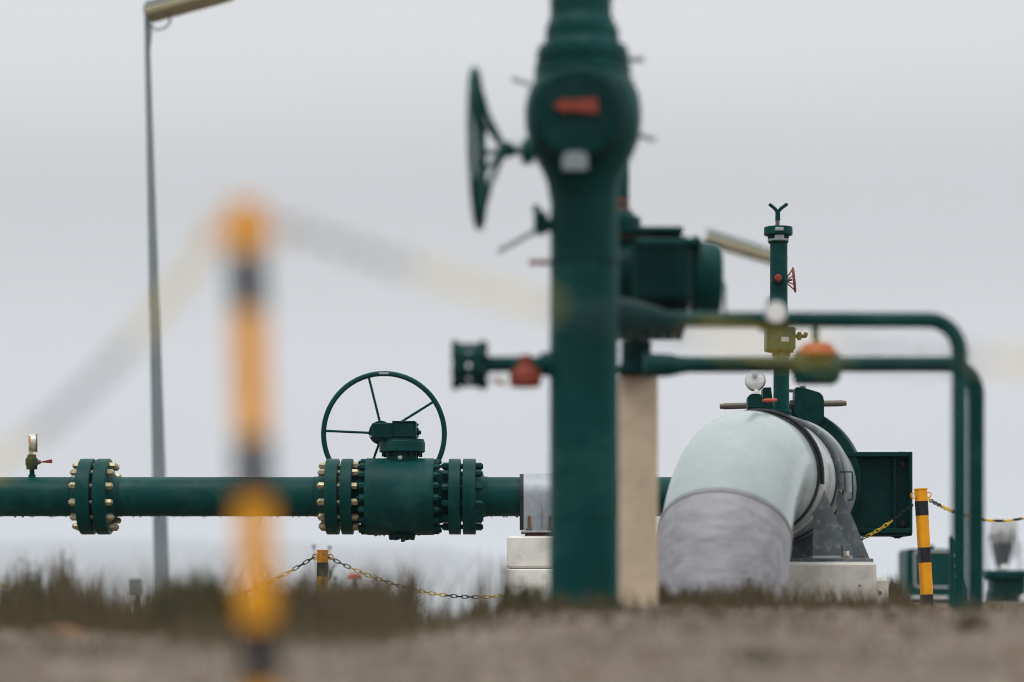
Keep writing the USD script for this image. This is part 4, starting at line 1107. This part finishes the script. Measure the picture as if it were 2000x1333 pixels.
# dry grass over the left slope and in front of the structures
def scatter(n, x0, x1, y0, y1, h0, h1, seed, dens=None):
    r = np.random.default_rng(seed)
    x, y = x0 + (x1 - x0) * r.random(n), y0 + (y1 - y0) * r.random(n)
    if y1 <= 14.6 and x1 <= 0.0:
        k = r.random(n) < np.maximum(sm(-0.026, -0.062, x / y), 0.09)
        x, y = x[k], y[k]
    if dens is not None:
        k = r.random(len(x)) < dens(x, y)
        x, y = x[k], y[k]
    h = h0 + (h1 - h0) * r.random(len(x)) ** 2.6
    return np.stack([x, y, ground_z(x, y) - 0.01], 1), h
def patchy(sc, cut, seed):
    return lambda x, y: sm(cut - 0.1, cut + 0.12, meshkit.fbm(np.stack([x * sc, y * sc, 0 * x], -1), 3, seed))
parts = []
for (n, x0, x1, y0, y1, h0, h1, sd_, cut) in ((15000, -2.4, 0.0, 6.7, 10.5, 0.03, 0.29, 21, 0.48), (9000, -3.4, 0.0, 10.5, 14.5, 0.05, 0.34, 22, 0.45), (3200, 0.02, 1.7, 8.9, 11.6, 0.03, 0.13, 23, 0.47), (900, 0.1, 2.6, 7.6, 10.5, 0.02, 0.07, 25, 0.55), (700, 1.2, 3.2, 9.5, 13.5, 0.03, 0.09, 26, 0.5), (9000, -1.8, 1.9, 3.7, 8.2, 0.012, 0.075, 27, 0.545), (2200, -0.7, 0.3, 6.6, 8.6, 0.02, 0.12, 28, 0.5), (5200, 0.05, 2.1, 7.0, 8.9, 0.02, 0.105, 29, 0.5), (5000, -2.0, -0.1, 5.6, 7.0, 0.015, 0.10, 30, 0.53), (2600, 0.3, 1.5, 9.0, 10.6, 0.04, 0.16, 31, 0.46)):
    b, h = scatter(n, x0, x1, y0, y1, h0, h1, sd_, patchy(1.6, cut, sd_))
    parts.append(blades(b, h, 0.25 + 0.3 * rng.random(len(h)), 0.003 + 0.003 * rng.random(len(h)), sd_))
gmesh = join(parts)
p_ = obj("dry_grass", gmesh, "brown_grass", smooth=False, kind="stuff")
tag(stage.GetPrimAtPath(p_), "thin dry brown grass over the left slope and along the footings", "grass")

def clump(name, label, px, d, top_py, width_px, n, mat, seed, lean=0.10, w=0.0074, cat="weeds"):
    base = on_ground(px, d)
    H = CZ + (HOR - top_py) * U(d) - base[2]
    t = thing(name, label, cat, base, "weed clumps along the gravel edge")
    r = np.random.default_rng(seed)
    rad = width_px * U(d) / 2
    k = int(n * 2.2)
    off = r.normal(0, 0.62, (k, 2)) * rad
    fall = np.exp(-(off ** 2).sum(1) / (2 * (0.75 * rad) ** 2))
    x, y = base[0] + off[:, 0], base[1] + off[:, 1]
    h = H * (0.2 + 0.98 * r.random(k) ** 2.2) * (0.7 + 0.3 * fall)
    b = np.stack([x, y, ground_z(x, y) - 0.01], 1)
    obj("stems", blades(b, h, lean * (0.5 + r.random(k)), np.full(k, w) * (0.6 + 0.8 * r.random(k)), seed), mat, t, smooth=False, kind="stuff")
    # small leaves or seed heads along the upper stems
    m = max(k // 7, 8)
    idx = r.choice(k, m)
    c = b[idx] + np.stack([0 * h[idx], 0 * h[idx], h[idx] * (0.5 + 0.5 * r.random(m))], 1) + r.normal(0, 0.008, (m, 3))
    sz = 0.006 + 0.010 * r.random(m)
    a1 = unit_rows(r.normal(size=(m, 3))); a2 = unit_rows(np.cross(a1, r.normal(size=(m, 3))))
    V = np.stack([c - a1 * sz[:, None], c + a2 * sz[:, None] * 0.45, c + a1 * sz[:, None], c - a2 * sz[:, None] * 0.45], 1).reshape(-1, 3)
    o = (np.arange(m) * 4)[:, None, None]
    obj("leaves", trimesh.Trimesh(V, (np.array([[0, 1, 2], [0, 2, 3]])[None] + o).reshape(-1, 3), process=False), "weed_leaf" if mat != "brown_grass" else "seed_head", t, smooth=False, kind="stuff")
    return t
def unit_rows(a):
    return a / (np.linalg.norm(a, axis=1, keepdims=True) + 1e-9)
CL = [
    ("brown grass tuft cut by the left frame edge", 14, 9.3, 1100, 50, 150, "brown_grass"),
    ("tall olive grass tuft below the small gauge at far left", 58, 9.0, 1082, 70, 260, "olive_grass"),
    ("tallest brown stalk tuft left of the first flange pair", 120, 9.2, 1072, 64, 300, "brown_grass"),
    ("sparse pale stalks below the first flange pair", 190, 9.4, 1100, 60, 50, "brown_grass"),
    ("low brown tuft left of the small grey box", 226, 9.6, 1148, 60, 160, "brown_grass"),
    ("low dark tuft at the foot of the tall lamp post", 290, 9.8, 1150, 90, 260, "brown_grass"),
    ("broad olive grass mound left of the foreground bollard", 385, 7.5, 1112, 150, 1000, "olive_grass"),
    ("brown grass tuft right behind the foreground bollard", 565, 7.7, 1122, 110, 500, "brown_grass"),
    ("dark grass mound in front of the half hidden bollard", 655, 9.0, 1128, 150, 900, "brown_grass"),
    ("dark brown grass mound below the ball valve", 735, 9.0, 1122, 110, 600, "brown_grass"),
    ("tall single dark stalk tuft below the right valve flange", 795, 9.4, 1082, 34, 160, "brown_grass"),
    ("faint thin stalks left of the pale concrete block", 940, 8.2, 1075, 70, 26, "brown_grass"),
    ("faint upright stalk touching the pale concrete block", 988, 8.4, 1075, 26, 34, "olive_grass"),
    ("olive grass tuft in front of the pale concrete block", 1025, 9.0, 1128, 70, 260, "olive_grass"),
    ("brown grass tuft at the foot of the cream post", 1290, 9.2, 1135, 60, 160, "brown_grass"),
    ("olive grass tuft before the grey wrapped pipe", 1370, 9.6, 1142, 120, 360, "olive_grass"),
    ("brown grass tuft at the right foot of the wrapped pipe", 1460, 9.8, 1128, 90, 300, "brown_grass"),
    ("low olive tuft before the long concrete block", 1660, 10.0, 1165, 70, 110, "olive_grass"),
    ("dark bush between the concrete kerb and the green cabinet", 1745, 17.0, 1118, 44, 420, "brown_grass"),
    ("short green tuft at the left foot of the thick upright pipe", 1088, 7.75, 1158, 46, 110, "olive_grass"),
    ("short green tuft at the right foot of the thick upright pipe", 1185, 7.7, 1150, 60, 130, "olive_grass"),
    ("spiky brown tuft behind the orange brown stones at left", 160, 8.0, 1120, 90, 260, "brown_grass"),
    ("olive stalk tuft right of the small grey box", 330, 8.4, 1130, 60, 220, "olive_grass"),
    ("spiky brown tuft between the foreground bollard and the half hidden one", 600, 8.3, 1108, 60, 200, "brown_grass"),
    ("brown blurred stalk tuft in the gravel at lower right", 1895, 6.6, 1165, 50, 70, "brown_grass"),
    ("olive weed tuft in the gravel at bottom centre", 1480, 5.2, 1250, 130, 50, "olive_grass"),
]
for k, (lab, px, d, tp_, wpx, n, mat) in enumerate(CL):
    clump("weed_clump", lab, px, d, tp_, wpx, n, mat, 100 + k)

# thistle beside the half hidden bollard
th = thing("thistle", "thin thistle with small grey seed heads in front of the half hidden bollard", "plant", on_ground(628, 10.4))
tb = on_ground(628, 10.4)
for (q, yv_) in ((613, 1068), (644, 1070), (633, 1082), (655, 1130)):
    tip = P(q, yv_, 10.4)
    obj("stalk", tube([tb, (tb + tip) / 2 + X * 0.01, tip], [0.004, 0.003, 0.002], 6), "weed_leaf", th)
    obj("seed_head", ball(tip, 0.009, (1, 1, 0.9), 1), "seed_head", th)
r = np.random.default_rng(5)
for k in range(10):
    c = P(615 + 45 * r.random(), 1120 + 50 * r.random(), 10.4)
    obj("leaf", blades(np.array([c]), np.array([0.09]), np.array([0.9]), np.array([0.014]), 50 + k), "weed_leaf", th, smooth=False)

# orange marker and orange stone
mk = thing("marker_peg", "small blurred orange capped peg among the weeds below the ball valve", "marker", on_ground(692, 10.2))
mb = on_ground(692, 10.2)
obj("peg", cyl(mb, P(692, 1132, 10.2), 0.008, 10), "weed_leaf", mk)
obj("cap", lathe([(0, 0.028), (0.012, 0.03), (0.022, 0.02), (0.024, 0.002)], P(692, 1131, 10.2), Z, 20), "orange_paint", mk)
for k, (q, d_, sz, lab) in enumerate(((122, 6.9, 0.036, "low orange brown stone at the gravel edge on the left"), (148, 6.7, 0.024, "smaller orange brown stone beside the larger one at left"))):
    b = on_ground(q, d_)
    m = trimesh.creation.icosphere(3, sz)
    m.vertices *= (0.75 + 0.5 * meshkit.fbm(m.vertices * 30 + k * 9, 3, k))[:, None]
    m.vertices *= [1.3, 1.0, 0.55]
    m.vertices += b + Z * sz * 0.15
    path_ = obj("stone", m, "sandstone", smooth=True)
    tag(stage.GetPrimAtPath(path_), lab, "stone", "orange brown stones")

# ================================================================== air
M["haze"] = usdkit.material(stage, "/World/Looks/haze", {"v": ("principled_volume", {"color": (0.86, 0.90, 0.96), "density": HAZE, "anisotropy": 0.2})}, volume="v.volume")
hz_ = obj("haze", trimesh.creation.box(bounds=[[-8200, -8200, -66], [8200, 8200, 185.0]]), "haze", kind="stuff")
tag(stage.GetPrimAtPath(hz_), "pale damp haze lying over the low ground to the horizon", "haze")
